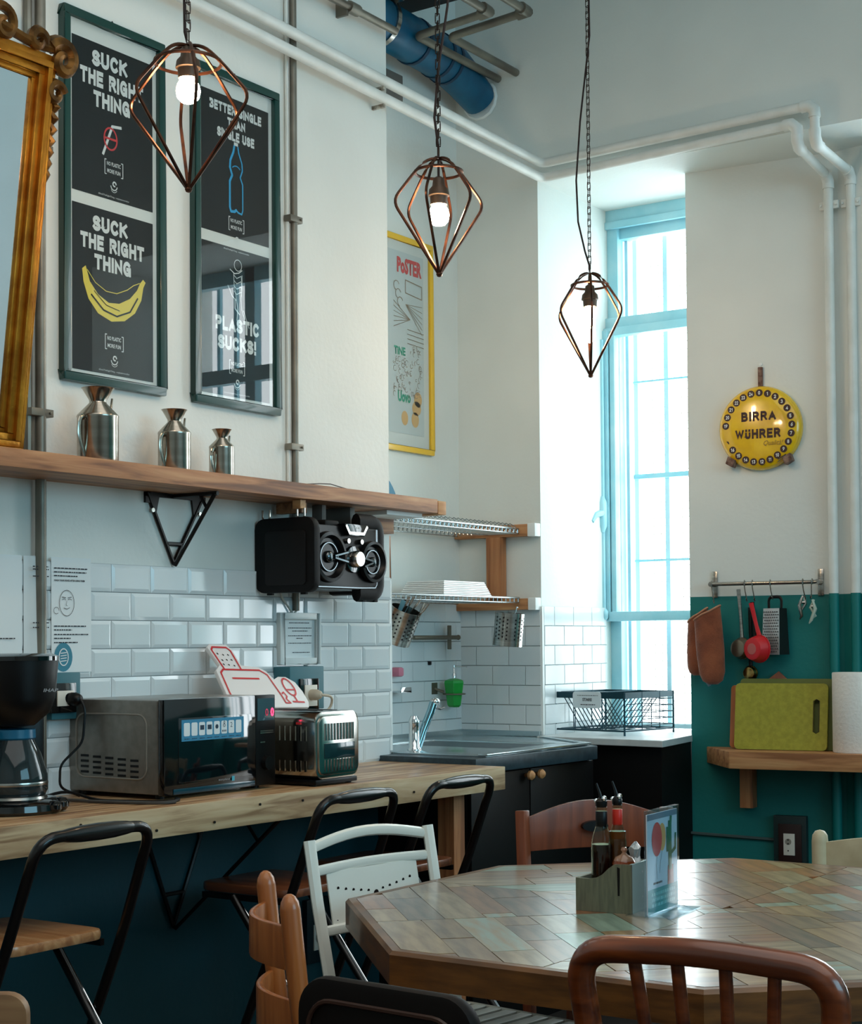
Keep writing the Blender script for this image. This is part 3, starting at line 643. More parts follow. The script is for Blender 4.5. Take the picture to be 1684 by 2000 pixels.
# ================================================================ LONG SHELF AND WHAT IS ON OR UNDER IT
t = thing('wall_shelf', 'long thick wooden shelf along the pier holding three oil cans', 'shelf', (.1, 3.2, 1.72))
mk('board', MB().box(.0, .20, 1.2, 4.47, 1.722, 1.768), M_oak, t, bevel=.003, world=True)
mk('end_block', MB().box(.02, .20, 4.473, 4.52, 1.718, 1.764), M_pine, t, bevel=.003, world=True)
mk('white_batten', MB().box(-.0, .15, 4.25, 4.45, 1.708, 1.7215), M_white, t, world=True)
mk('wood_cleat', MB().box(.02, .12, 3.85, 3.875, 1.690, 1.7215), M_oak, t, world=True)
mk('wood_cleat', MB().box(.0, .03, 4.30, 4.455, 1.66, 1.7215), M_oak, t, world=True)
def bracket(label, y0, y1, zt, ya, za, xs, m=M_blackm, hb=True):
    t = thing('shelf_bracket', label, 'bracket', (.005, ya, zt))
    b = MB()
    def bar(p, q, w=.016, d=.006): b.tube([p, q], d/2, 4, r2=w/2)
    b.box(.001, .009, y0-.008, y1+.008, zt-.012, zt)
    b.box(.001, .009, y0-.008, y0+.01, zt-.03, zt); 
    for (p, q) in (((.006, y0, zt), (.006, ya, za)), ((.006, y1, zt), (.006, ya, za))): b.tube([p, q], .006, 6)
    f = .28; b.tube([(.006, ya+(y0-ya)*f, za+(zt-za)*f), (.006, ya+(y1-ya)*f, za+(zt-za)*f)], .006, 6)
    for yy, s in ((y0, 1), (y1, -1)):
        b.add([(.008, yy, zt), (.008, yy+s*.05, zt), (.008, yy+(ya-yy)*.32, zt+(za-zt)*.32), (.003, yy, zt), (.003, yy+s*.05, zt), (.003, yy+(ya-yy)*.32, zt+(za-zt)*.32)], [(0, 1, 2), (5, 4, 3), (0, 3, 4, 1), (1, 4, 5, 2), (2, 5, 3, 0)])
    mk('wall_plate', b, m, t, world=True)
    b = MB(); b.tube([(.006, ya, za), (.015, ya, za-.004), (xs, ya+.0, zt-.006)], .0065, 6); b.tube([(.004, ya, zt-.006), (xs+.01, ya, zt-.006)], .0065, 6)
    b.tube([(xs*.66, ya, zt-.006), (xs*.80, ya, zt-(zt-za)*.22)], .005, 6)
    mk('strut', b, m, t, world=True)
    for yy in (y0+.018, y1-.018): mk('screw', MB().cyl((.008, yy, zt-.05), (.013, yy, zt-.05), .0065, 8), M_steel, t, world=True)
    return t
bracket('black triangular bracket under the long shelf, above the tiles', 3.305, 3.535, 1.7205, 3.41, 1.524, .165)
bracket('black triangular bracket under the wooden counter against the teal wall', 3.27, 3.56, .828, 3.405, .496, .40)
# oil cans
M_can = mat('oil_can_steel', (186, 180, 168), .2, metal=1., col2=(160, 152, 140), scale=2, stretch=(1, 1, 20))
def can(y, r, h, label, sc=1.):
    t = thing('oil_can', label, 'oil can', (.115, y, 1.768), R(98), 'steel oil cans on the shelf')
    hb = h*.60
    mk('body', MB().lathe([(0, .002), (r*.97, .0), (r, .004), (r, hb), (r*1.02, hb+.003), (r*1.0, hb+.007), (r*.42, h*.80), (r*.40, h*.83), (0, h*.83)], (0, 0, 0), 32), M_can, t)
    mk('funnel_neck', MB().lathe([(r*.40, h*.79), (r*.42, h*.84), (r*.74, h*.985), (r*.80, h), (r*.77, h), (r*.40, h*.86)], (0, 0, 0), 28), M_can, t)
    mk('handle', MB().tube(bend([(-r*.98, 0, hb*.98), (-r*1.32, 0, hb*1.0), (-r*1.42, 0, hb*.55), (-r*.98, 0, hb*.12)], .02, 5), .0028, 8, r2=.008), M_can, t)
    mk('spout', MB().tube([(r*.7, 0, hb*1.05), (r*.98, 0, h*.72), (r*1.12, 0, h*.90)], [.006, .004, .003], 8), M_can, t)
    return t
can(3.012, .054, .196, 'largest steel oil can on the shelf, below the left posters')
can(3.30, .045, .172, 'middle steel oil can on the shelf, second in size', )
can(3.495, .036, .138, 'smallest steel oil can on the shelf, nearest the right posters')
t = tag(mk('loose_wire', MB().tube([(.16, 3.80, 1.7695), (.15, 3.9, 1.78), (.13, 3.98, 1.786), (.12, 4.08, 1.778), (.13, 4.22, 1.770), (.16, 4.4, 1.7695)], .0018, 6), mat('thin_dark_wire', (60, 52, 46), .5)), 'thin dark wire lying loose on the long shelf near its right end', 'wire')
t = tag(mk('round_board', MB().prism([(0, 0)]+[(math.cos(R(a))*.17, math.sin(R(a))*.17) for a in range(0, 95, 8)], -.003, .003, 'yz', M=TR(-.31, 4.79, 1.764, 0)), mat('blue_disc', (70, 132, 160), .5)), 'blue quarter-round board standing at the right end of the long shelf', 'board')

M_spk = mat('speaker_black', (8, 8, 9), .3, spec=.25)
# boombox: two speaker sections with a rubber bumper round each end, turned towards the room
M_rub = mat('rubber_bumper', (10, 8, 8), .6, spec=.25, bump=.1, bscale=90)
M_gloss = mat('gloss_black', (10, 11, 12), .08, coat=.6)
t = thing('boombox', 'black portable speaker hanging under the shelf, two round drivers and silver dial', 'speaker', (.0, 3.97, 1.445), R(90))
# local x -.22..+.18, y 0 (wall) .. -.22, z 0..225
def rrect(x0, x1, z0, z1, r, n=5):
    pts = []
    for cx, cz, a in ((x1-r, z1-r, 0), (x0+r, z1-r, 90), (x0+r, z0+r, 180), (x1-r, z0+r, 270)):
        for k in range(n+1): q = R(a+90*k/n); pts.append((cx+r*math.cos(q), cz+r*math.sin(q)))
    return pts
mk('body', MB().prism(rrect(-.195, .165, .012, .205, .02), -.205, -.03, 'xz'), M_spk, t, bevel=.004)
# left end cap: thick rounded slab seen from the side (outline in the yz plane)
cap = mk('end_cap', MB().prism([(y-.0, z) for y, z in rrect(-.232, .0, .0, .225, .035)], -.20, -.172, 'yz'), M_rub, t, bevel=.004)
mk('end_cap_panel', MB().prism(rrect(-.200, -.045, .022, .185, .012), -.2045, -.199, 'yz'), mat('end_cap_inset', (16, 12, 12), .5, spec=.3), t, bevel=.001)
# right end: bumper frame wrapping the front
b = MB(); b.tube(bend([(.06, -.190, .004), (.17, -.190, .004), (.17, -.190, .222), (.06, -.190, .222)], .038, 6), .018, 10, r2=.028)
mk('bumper', b, M_rub, t)
mk('bumper', MB().box(.145, .182, -.18, -.01, .0, .224, b=.012), M_rub, t)
mk('handle_recess', MB().box(-.10, -.03, -.195, -.12, .2, .222, b=.006), M_rub, t)
M_gloss2 = mat('driver_cone', (8, 9, 11), .3, spec=.3)
M_dchr = mat('dark_chrome', (96, 104, 108), .2, metal=1.)
def driver(cx, cz, r, arms):
    d = mk('driver', MB().lathe([(r*1.0, .0), (r*.97, .014), (r*.84, .016), (r*.70, -.004), (r*.35, -.022), (.0, -.024)], (0, 0, 0), 32, M=TR(cx, -.208, cz, 0, R(90))), M_gloss2, t)
    mk('driver_ring', MB().tube([(cx+r*.55*math.cos(2*PI*k/28), -.212, cz+r*.55*math.sin(2*PI*k/28)) for k in range(28)], .0028, 6, closed=True), M_dchr, d)
    mk('driver_hub', MB().ball((cx, -.212, cz), r*.24, .012, r*.24, 14), M_dchr, d)
    b = MB()
    for a in arms: b.tube([(cx+r*.2*math.cos(R(a)), -.222, cz+r*.2*math.sin(R(a))), (cx+r*.98*math.cos(R(a)), -.226, cz+r*.98*math.sin(R(a)))], .005, 6)
    mk('driver_arms', b, M_dchr, d)
driver(-.105, .108, .078, (12, -10)); driver(.115, .10, .066, (172, 195))
dial = mk('volume_dial', MB().lathe([(.026, 0), (.026, .022), (.022, .028), (0, .028)], (0, 0, 0), 24, M=TR(.02, -.210, .105, 0, R(90))), M_steel, t)
mk('dial_housing', MB().lathe([(.042, 0), (.040, .008), (.028, .010), (0, .010)], (0, 0, 0), 24, M=TR(.02, -.206, .105, 0, R(90))), M_gloss, t)
for x, z in ((-.012, .160), (.055, .160)): mk('knob', MB().lathe([(.0085, 0), (.008, .012), (0, .012)], (0, 0, 0), 12, M=TR(x, -.206, z, 0, R(90))), M_steel, t)
mk('control_panel', MB().prism([(-.038, .212), (.085, .212), (.062, .176), (-.016, .176)], -.222, -.19, 'xz'), M_gloss, t, bevel=.002)
b = MB(); y = -.2225
stroke(b, [(-.030, .206), (-.014, .184), (.058, .184), (.075, .206)], .009, y); mk('silver_trim', b, M_steel, t, smooth=0)
pl = MB(); scribble(.010, .036, .199, y, pl, random.Random(1), .004); mk('panel_print', pl, M_ptxt, t, smooth=0)
b = MB(); stroke(b, [(.142, .2), (.142, .128)], .008, -.2092); stroke(b, [(.142, .088), (.142, .03), (.134, .02), (.06, .018), (-.19, .018)], .003, -.2092); mk('chrome_line', b, M_dchr, t, smooth=0)
b = MB()
for x in (-.18, -.085): b.box(x-.012, x+.012, -.20, -.19, .222, .245, b=.002) if False else None
for y in (-.035, -.17): b.tube(bend([(-.186, y-.014, .252), (-.186, y-.014, .222), (-.186, y+.014, .222), (-.186, y+.014, .252)], .010, 4), .003, 6)
mk('hanging_ring', b, M_steel, t)
mk('hanging_block', MB().box(-.20, -.175, -.18, -.15, .250, .2755), M_pine, t, smooth=0)
for q_ in ((-.02, .0, -.12, -.08, .215, .2755), (.11, .135, -.13, -.03, .222, .2755)): mk('hanging_strap', MB().box(*q_), M_jb, t, bevel=.002)
mk('foot', MB().box(-.19, -.18, -.19, -.17, -.006, .002).box(-.19, -.18, -.06, -.04, -.006, .002).box(.08, .10, -.20, -.18, -.024, -.012, b=.002).box(.14, .16, -.20, -.18, -.024, -.012, b=.002), M_rub, t)
tag(mk('power_cable', MB().tube([(.02, 3.86, 1.47), (.015, 3.885, 1.43), (.02, 3.93, 1.385), (.02, 3.955, 1.40), (.012, 3.955, 1.44)], .0035, 6), mat('white_cable', (190, 190, 180), .5)), 'short pale cable looping below the black speaker', 'cable')

# ================================================================ NOTICES AND OUTLETS ON THE TILES
M_cyanink = mat('sheet_teal_print', (60, 130, 150), .7)
def sheet(y0, y1, z0, z1, label, curl=0., x=.012):
    t = thing('paper_notice', label, 'notice', (x, (y0+y1)/2, z0), R(90), 'paper notices taped to the tiles')
    w = (y1-y0)/2; h = z1-z0; vs = []; n = 7
    for i in range(n+1):
        u = i/n; yy = -.001-curl*(.5-.5*math.cos(u*2*PI*.9))*.9
        vs += [(-w+2*w*u, yy, 0), (-w+2*w*u, yy*.4, h)]
    fs = [(2*i, 2*i+2, 2*i+3, 2*i+1) for i in range(n)]
    mk('sheet', MB().add(vs, fs), M_paper, t)
    return t, w, h
t, w, h = sheet(2.944, 3.085, 1.222, 1.524, 'tall paper notice with drawn face and teal badge, right of conduit')
rnd = random.Random(5); b = MB()
for z, x1 in ((.272, .055), (.262, .052), (.252, .02), (.120, .05), (.110, .0), (.098, .058), (.088, -.005), (.077, .02)): scribble(-.062, x1, z, -.0022, b, rnd)
mk('print_lines', b, M_ink, t, smooth=0)
text('WASH YOUR DISHES AFTER USING THEM', -.062, .239, -.0022, .108, .005, M_ink, t, bold=.03)
b = MB(); fx, fz = -.018, .182
stroke(b, arc(fx, fz, .026, 0, 2*PI, 20, .034)[:-1], .0013, -.0022, True)
for s in (-1, 1): stroke(b, arc(fx+s*.010, fz+.008, .006, 0, PI, 6, .003), .0012, -.0022); stroke(b, [(fx+s*.016, fz+.016), (fx+s*.004, fz+.014)], .0016, -.0022)
stroke(b, [(fx, fz+.006), (fx-.003, fz-.006), (fx+.002, fz-.007)], .001, -.0022); stroke(b, [(fx-.011, fz-.013), (fx, fz-.016), (fx+.010, fz-.012)], .0014, -.0022)
stroke(b, arc(-.055, .162, .009, 0, 5.5, 9), .0012, -.0022)
mk('face_drawing', b, M_ink, t, smooth=0)
p = arc(-.03, .04, .032, 0, 2*PI, 24, .038)[:-1]; q = mk('badge', MB().add([(a, -.002, c) for a, c in p], [tuple(range(24))]), M_cyanink, t, smooth=0)
b = MB(); stroke(b, arc(-.03, .04, .016, 0, 2*PI, 18, .022)[:-1], .003, -.0026, True)
for k in range(4): stroke(b, [(-.040, .029+.007*k), (-.020, .031+.007*k)], .0025, -.0026)
mk('badge_print', b, M_paper, q, smooth=0)
t, w, h = sheet(2.850, 2.925, 1.26, 1.524, 'narrow curling paper notice left of the conduit', .014)
b = MB()
for z in (.235, .228, .21, .09, .078): scribble(-.02, .034, z, -.016, b, rnd)
mk('print_lines', b, M_ink, t, smooth=0)
t, w, h = sheet(2.62, 2.845, 1.27, 1.524, 'wide blank paper notice at the left edge above coffee maker', .004)
b = MB(); scribble(-.05, .085, .04, -.006, b, rnd); mk('print_lines', b, M_ink, t, smooth=0)
M_teal_box = mat('teal_painted_box', (52, 106, 116), .5)
M_sock = mat('socket_cream', (222, 214, 200), .4)
def outlet(y0, y1, z0, z1, label, sw0, sw1, sz0, sz1, d=.035, bm=None, backing=None):
    t = thing('power_outlet', label, 'outlet', (.0, (y0+y1)/2, z0), R(90), None)
    c = (y0+y1)/2
    mk('box', MB().box(y0-c, y1-c, -d, -.0085, 0, z1-z0), bm or M_teal_box, t, bevel=.003)
    mk('cover_plate', MB().box(sw0-c-.02, sw1-c+.012, -d-.008, -d, sz0-z0-.018, sz1-z0+.02), M_gloss, t, bevel=.003)
    mk('socket', MB().box(sw0-c, sw1-c, -d-.011, -d-.007, sz0-z0, sz1-z0), M_sock, t, bevel=.001)
    return t
t = outlet(2.925, 3.025, 1.10, 1.222, 'power outlet box left of the microwave, black plug in it', 2.935, 2.992, 1.135, 1.175)
mk('socket_hole', MB().cyl((.0, -.046, .055), (.0, -.047, .055), .014, 14), M_black, t)
t2 = outlet(3.845, 4.012, 1.09, 1.222, 'power outlet box above the toaster, cream plug in it', 3.905, 3.965, 1.10, 1.165, d=.075)
tag(mk('black_plug', MB().lathe([(.018, 0), (.018, .018), (.013, .03), (.006, .034), (0, .034)], (0, 0, 0), 16, M=TR(.0465, 2.982, 1.152, R(90), R(90))).tube(bend([(.08, 2.982, 1.152), (.095, 2.985, 1.13), (.09, 2.98, 1.04), (.06, 2.93, .985), (.09, 2.90, .93), (.11, 2.95, .906)], .02, 4), .0035, 6), M_black), 'black plug with cable hanging beside the coffee maker', 'plug')
tag(mk('cream_plug', MB().lathe([(.017, 0), (.017, .02), (.012, .034), (.006, .04), (0, .04)], (0, 0, 0), 16, M=TR(.0865, 3.935, 1.135, R(90), R(90))).tube(bend([(.125, 3.935, 1.135), (.14, 3.975, 1.13), (.12, 3.985, 1.09), (.12, 3.90, 1.072), (.11, 3.83, 1.085), (.07, 3.78, 1.05)], .02, 4), .0042, 8), mat('cream_plastic', (196, 184, 164), .4)), 'cream plug with cable looping above the toaster', 'plug')
# framed note
t = thing('framed_note', 'small white-framed printed note on tiles above the toaster', 'notice', (.0, 3.96, 1.228), R(90))
mk('frame', MB().box(-.100, -.078, -.026, -.008, 0, .16).box(.080, .102, -.026, -.008, 0, .16).box(-.078, .080, -.026, -.008, .140, .16).box(-.078, .080, -.026, -.008, 0, .020), mat('pale_frame', (206, 212, 210), .5), t, bevel=.002)
mk('note_sheet', MB().box(-.078, .080, -.015, -.009, .020, .140), M_paper, t, smooth=0)
b = MB(); rnd = random.Random(9)
for z, x0, x1 in ((.128, -.045, .055), (.112, -.05, .065), (.103, -.03, .045), (.088, -.05, .065), (.080, -.01, .02), (.065, -.05, .065), (.036, -.03, .055)): scribble(x0, x1, z, -.0156, b, rnd, .0022)
mk('print_lines', b, M_ink, t, smooth=0)
# drain-like grey strips behind the note

# ================================================================ COUNTER
M_cedge = wood('weathered_counter_edge', (184, 156, 118), (204, 182, 146), 1, .6, dark=(136, 104, 70))
t = thing('wooden_counter', 'thick rough wooden counter carrying coffee maker, microwave and toaster', 'counter', (.25, 3.2, .83))
mk('top', MB().prism([(.0, .9), (.412, .9), (.448, 2.39), (.463, 3.22), (.499, 4.378), (.0, 4.378)], .829, .90, 'xy'), M_counter, t, bevel=.003, world=True)
mk('front_edge', MB().prism([(.412, .9), (.4205, .9), (.4565, 2.39), (.4715, 3.22), (.5075, 4.38), (.505, 4.387), (.0, 4.387), (.0, 4.3785), (.499, 4.3785), (.463, 3.22), (.448, 2.39)], .828, .8995, 'xy'), M_cedge, t, bevel=.002, world=True)
rnd = random.Random(2)
for y in (2.3, 2.62, 2.86, 3.06, 3.23, 3.40, 3.62, 3.9, 4.30):
    x = .456+(y-2.39)*.0256; z = rnd.uniform(.845, .885); mk('nail_hole', MB().tube([(x-.002, y, z), (x+.0012, y, z)], .0035, 7), M_black, t, world=True)
mk('support_post', MB().box(.36, .42, 4.22, 4.28, 0, .828), M_pineZ, t, smooth=0, world=True)

# coffee maker
t = thing('coffee_maker', 'black drip coffee maker with glass jug at the left end of the counter', 'coffee maker', (.235, 2.62, .90), R(60))
mk('base', MB().lathe([(0, 0), (.105, .0), (.112, .008), (.110, .022), (.095, .034), (0, .034)], (0, 0, 0), 32, sx=1.05).ball((.08, -.075, .016), .02, .02, .016, 10).ball((.105, -.03, .018), .022, .022, .018, 10), M_gloss, t)
mk('rear_column', MB().box(-.085, .085, .035, .115, .02, .30, b=.02), M_black, t)
mk('filter_housing', MB().lathe([(.05, .205), (.085, .235), (.098, .27), (.104, .34), (.106, .362), (.0, .366)], (0, -.0, 0), 32, sx=1.0), M_black, t)
mk('lid', MB().lathe([(.108, .358), (.108, .368), (.09, .374), (0, .376)], (0, 0, 0), 32), M_gloss, t)
jug = mk('glass_jug', MB().lathe([(.0, .040), (.074, .040), (.081, .055), (.079, .09), (.064, .14), (.048, .175), (.046, .178), (.044, .175), (.060, .14), (.075, .09), (.077, .055), (.07, .044), (0, .044)], (0, 0, 0), 32), mat('jug_glass', (70, 86, 90), .05, trans=.75, ior=1.25, coat=.6), t)
mk('jug_collar', MB().lathe([(.049, .172), (.053, .176), (.052, .196), (.0, .20)], (0, 0, 0), 24), mat('blue_collar', (20, 96, 128), .3), jug)
mk('jug_handle', MB().tube(bend([(-.05, -.035, .185), (-.085, -.075, .18), (-.095, -.08, .10), (-.062, -.055, .065)], .02, 4), .008, 8, r2=.011), M_black, jug)
mk('jug_band', MB().lathe([(.0805, .066), (.0815, .070), (.0805, .074)], (0, 0, 0), 32), M_steel, jug)
mk('hot_plate', MB().lathe([(0, .034), (.08, .034), (.078, .040), (0, .040)], (0, 0, 0), 28), M_steel, t)
text('IHAP', .05, .285, -.0985, .035, .008, mat('grey_print', (150, 150, 150), .5), t, bold=.02, shear=.2)
# microwave
M_mwbody = mat('microwave_silver', (140, 136, 128), .3, metal=.6, col2=(128, 124, 116), scale=40)
t = thing('microwave', 'silver microwave with black glass door and blue control sticker', 'microwave', (.335, 3.01, .90), R(90))
# local: x 0..0.46 (right), y 0 (front) .. .33 (towards the wall), z
mk('case', MB().box(0, .432, .006, .33, .012, .252), M_mwbody, t, bevel=.006)
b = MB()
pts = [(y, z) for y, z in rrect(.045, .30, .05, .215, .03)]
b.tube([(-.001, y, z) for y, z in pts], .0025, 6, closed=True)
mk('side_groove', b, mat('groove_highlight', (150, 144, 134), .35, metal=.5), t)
b = MB()
for i in range(5):
    for k in range(4): b.box(-.0012, .002, .075+.045*i, .103+.045*i, .052+.014*k+.002*i, .058+.014*k+.002*i)
mk('side_vent', b, M_black, t, smooth=0)
door = mk('door', MB().box(-.002, .352, -.016, .005, .010, .254), M_gloss, t, bevel=.004)
mk('door_window', MB().box(.05, .335, -.0175, -.0155, .04, .205), mat('door_glass', (8, 16, 20), .06, coat=.8), door, bevel=.001)
mk('lower_trim', MB().box(.03, .345, -.0185, -.015, .012, .026), mat('trim_teal', (16, 58, 72), .2, coat=.5), door, bevel=.001)
st = mk('sticker', MB().box(.060, .300, -.0182, -.0172, .145, .200), mat('sticker_blue', (38, 128, 164), .5), door, smooth=0)
rnd = random.Random(4)
for k in range(8):
    x = .068+.0285*k; b = MB().prism(rrect(x, x+.0225, .158, .192, .004, 3), -.0186, -.0182, 'xz')
    pad = mk('sticker_icon', b, M_paper, st, smooth=0)
b = MB()
for k in (2, 3): x = .068+.0285*k; b.box(x+.004, x+.019, -.019, -.0186, .172, .184)
p = arc(.068+.0285*4+.011, .178, .006, 0, 2*PI, 10)[:-1]; b.add([(a, -.019, c) for a, c in p], [tuple(range(10))])
stroke(b, arc(.068+.0285*5+.011, .180, .004, 0, 2*PI, 8), .0012, -.019); stroke(b, arc(.068+.0285*5+.011, .188, .003, 0, 2*PI, 8), .0012, -.019)
for q in (-.006, 0, .006): b.box(.068+.0285*5+.011+q-.0015, .068+.0285*5+.011+q+.0015, -.019, -.0186, .163, .168)
for k in range(8): scribble(.07+.0285*k, .088+.0285*k, .150, -.0186, b, rnd, .0016)
mk('icon_print', b, mat('icon_dark', (20, 50, 70), .6), st, smooth=0)
text('2', .068+.0285*6+.011, .174, -.0188, .008, .013, MATS['icon_dark'], st, align='C')
text('easyline', .20, .034, -.0178, .045, .007, MATS['grey_print'], door)
mk('door_badge', MB().box(.252, .262, -.0186, -.0174, .032, .044), mat('badge_cyan', (80, 170, 190), .3), door, smooth=0)
cp = mk('control_panel', MB().box(.354, .436, -.014, .005, .010, .254), M_black, t, bevel=.003)
mk('display', MB().box(.360, .430, -.0155, -.0135, .185, .245), mat('display_glass', (60, 84, 92), .08, coat=.8), cp, smooth=0)
text('0', .414, .195, -.0162, .014, .024, mat('red_digits', (255, 60, 100), .4, emit=(255, 50, 90), es=3.), cp, bold=.03)
text('0', .392, .197, -.0162, .012, .020, mat('red_digits_dim', (160, 30, 60), .4, emit=(200, 30, 70), es=.6), cp)
for z, w_ in ((.155, .055), (.15, .055), (.125, .02), (.10, .0)):
    if w_: mk('button', MB().box(.370, .370+w_, -.0165, -.0135, z, z+.003), M_steel, cp, smooth=0)
mk('timer_knob', MB().lathe([(.020, 0), (.018, .014), (0, .014)], (0, 0, 0), 20, M=TR(.395, -.014, .07, 0, R(90))), M_black, cp)
for x in (.03, .40):
    for y in (.03, .30): mk('foot', MB().cyl((x, y, 0), (x, y, .012), .012, 10), M_black, t)
# cables on the counter
tag(mk('counter_cable', MB().tube(bend([(.10, 2.78, .9045), (.16, 2.86, .93), (.22, 2.90, .904), (.34, 2.93, .9045), (.405, 2.96, .9045), (.40, 3.02, .9045), (.36, 3.04, .904)], .03, 4), .0038, 6), M_black), 'black cable curling on the counter in front of the microwave', 'cable')
tag(mk('counter_cable', MB().tube(bend([(.12, 2.84, .908), (.25, 2.875, .9045), (.36, 2.905, .9045), (.42, 2.935, .9045), (.425, 2.97, .9045)], .03, 4), .0042, 6), mat('grey_cable', (70, 66, 62), .3)), 'grey cable lying straight on the counter beside the coffee maker', 'cable')
# toaster
M_toast = mat('toaster_steel', (196, 192, 184), .14, metal=1.)
t = thing('toaster', 'polished steel toaster with ribbed panels at the right of the microwave', 'toaster', (.32, 3.60, .90), R(90))
# local x -.095..0.095 width of end face, y -.13..0.14 depth
prof = rrect(-.098, .098, .018, .205, .030, 6)
mk('case', MB().prism(prof, -.125, .16, 'xz'), M_toast, t, bevel=.007)
mk('end_trim', MB().prism(rrect(-.090, .090, .030, .192, .022, 5), -.131, -.124, 'xz'), M_toast, t, bevel=.004)
b = MB(); b2 = MB()
for i in range(10):
    x = -.062+.0138*i
    for z0, z1 in ((.125, .172), (.040, .072)): mk('rib', MB().box(x-.0028, x+.0028, -.1335, -.130, z0, z1), M_chrome, t, smooth=0)
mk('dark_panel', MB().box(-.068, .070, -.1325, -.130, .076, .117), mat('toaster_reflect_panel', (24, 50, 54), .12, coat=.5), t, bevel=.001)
for i in range(12):
    y = -.09+.019*i
    for z0, z1 in ((.125, .165), (.04, .07)): mk('rib', MB().box(-.1005, -.097, y-.003, y+.003, z0, z1), M_toast, t, smooth=0)
for x in (-.045, .02): mk('bread_slot', MB().box(x, x+.025, -.09, .12, .2035, .2065), M_black, t, smooth=0)
mk('base', MB().box(-.094, .094, -.122, .155, .004, .018), M_black, t, bevel=.003)
mk('red_button', MB().box(-.103, -.098, -.075, -.06, .170, .176), M_red, t, smooth=0)
for x in (-.08, .08):
    for y in (-.10, .13): mk('foot', MB().cyl((x, y, 0), (x, y, .005), .01, 8), M_black, t)
# toaster-shaped chopping board leaning behind
t = thing('shaped_board', 'white board cut like a toaster with red outlines, leaning behind microwave', 'board', (.168, 3.665, 1.120), R(90))
t.rotation_euler = Euler((R(-39), R(2), R(90)), 'XYZ')
ol = [(-.19, .0), (-.20, .03), (-.185, .115), (-.165, .128), (-.155, .135), (-.165, .20), (-.150, .212), (-.075, .212), (-.062, .195), (-.062, .135), (.01, .130), (.035, .115), (.05, .085), (.075, .095), (.11, .095), (.14, .075), (.15, .04), (.148, .0), (.135, -.02), (-.17, -.02)]
mk('board', MB().prism(ol, -.006, .006, 'xz'), mat('board_white', (232, 226, 222), .5), t, bevel=.002)
b = MB(); y = -.0068
stroke(b, [(-.18, -.01), (-.185, .03), (-.172, .105), (-.155, .117), (.005, .117), (.028, .10), (.038, .02), (.038, -.005)], .006, y)
stroke(b, [(-.148, .12), (-.155, .19), (-.145, .20), (-.085, .20), (-.074, .188), (-.075, .12)], .006, y)
stroke(b, [(-.135, .085), (-.02, .085)], .006, y); stroke(b, [(-.13, .01), (-.005, .01)], .006, y)
stroke(b, arc(.095, .055, .022, 0, 2*PI, 16, .032)[:-1], .006, y, True); stroke(b, [(.074, .045), (.116, .045)], .005, y); stroke(b, [(.095, .023), (.095, .0)], .006, y); stroke(b, [(.075, .0), (.125, -.002)], .006, y)
stroke(b, [(.045, .03), (.055, .035), (.06, .02), (.05, .01), (.06, -.005), (.042, -.005)], .005, y)
mk('red_print', b, M_red, t, smooth=0)
b = MB(); rnd = random.Random(8)
for k in range(9):
    cx, cz = -.138+.022*(k % 3)+rnd.uniform(-.003, .003), .135+.02*(k//3)+rnd.uniform(-.003, .003); stroke(b, [(cx, cz), (cx+.003, cz-.003)], .004, y)
mk('crumb_print', b, M_black, t, smooth=0)
# outlet under the counter
t = thing('power_outlet', 'low power outlet on the teal wall beneath the counter, behind the white chair', 'outlet', (.0, 4.05, .29), R(90))
mk('cover_plate', MB().box(-.06, .06, -.02, 0, 0, .20), mat('dark_plate', (18, 36, 42), .4), t, bevel=.003)
mk('socket', MB().box(-.03, .03, -.024, -.02, .04, .12), M_sock, t, bevel=.001)
mk('socket_hole', MB().cyl((0, -.024, .08), (0, -.026, .08), .022, 14), mat('socket_shadow', (150, 142, 128), .5), t)
# ================================================================ SINK CORNER
M_worktop = mat('dark_worktop', (48, 66, 74), .35, col2=(34, 48, 56), scale=40)
M_cab = mat('black_cabinet', (11, 9, 9), .45, spec=.3)
t = thing('sink_cabinet', 'black sink cabinet with paired wooden knobs', 'cabinet', (.1, 4.9, 0))
mk('body', MB().prism([(-.38, 4.47), (.0, 4.47), (.0, 4.395), (.352, 4.395), (.352, 5.22), (-.01, 5.47), (-.38, 5.47)], .0, .868, 'xy'), M_cab, t, smooth=0, world=True)
for y0, y1, yk in ((4.40, 4.765, 4.738), (4.772, 5.215, 4.806)):
    d = mk('door', MB().box(.3525, .368, y0, y1, .06, .862), M_cab, t, bevel=.002, world=True)
    mk('knob', MB().lathe([(.006, 0), (.008, .010), (.0155, .016), (.0165, .026), (.010, .034), (0, .036)], (0, 0, 0), 14, M=TR(.368, yk, .842, 0, 0, R(90))), M_pine, d, world=True)
t = tag(mk('worktop', MB().prism([(-.378, 4.472), (.002, 4.472), (.002, 4.392), (.392, 4.392), (.41, 5.17), (.02, 5.455), (-.02, 5.47), (-.378, 5.47)], .87, .918, 'xy'), M_worktop, bevel=.003), 'dark worktop around the steel sink in the corner', 'worktop')
t = thing('sink', 'stainless steel corner sink with drainer set in the dark worktop', 'sink', (.0, 4.9, .92))
M_sink = mat('sink_steel', (186, 200, 204), .22, metal=.9)
b = MB()
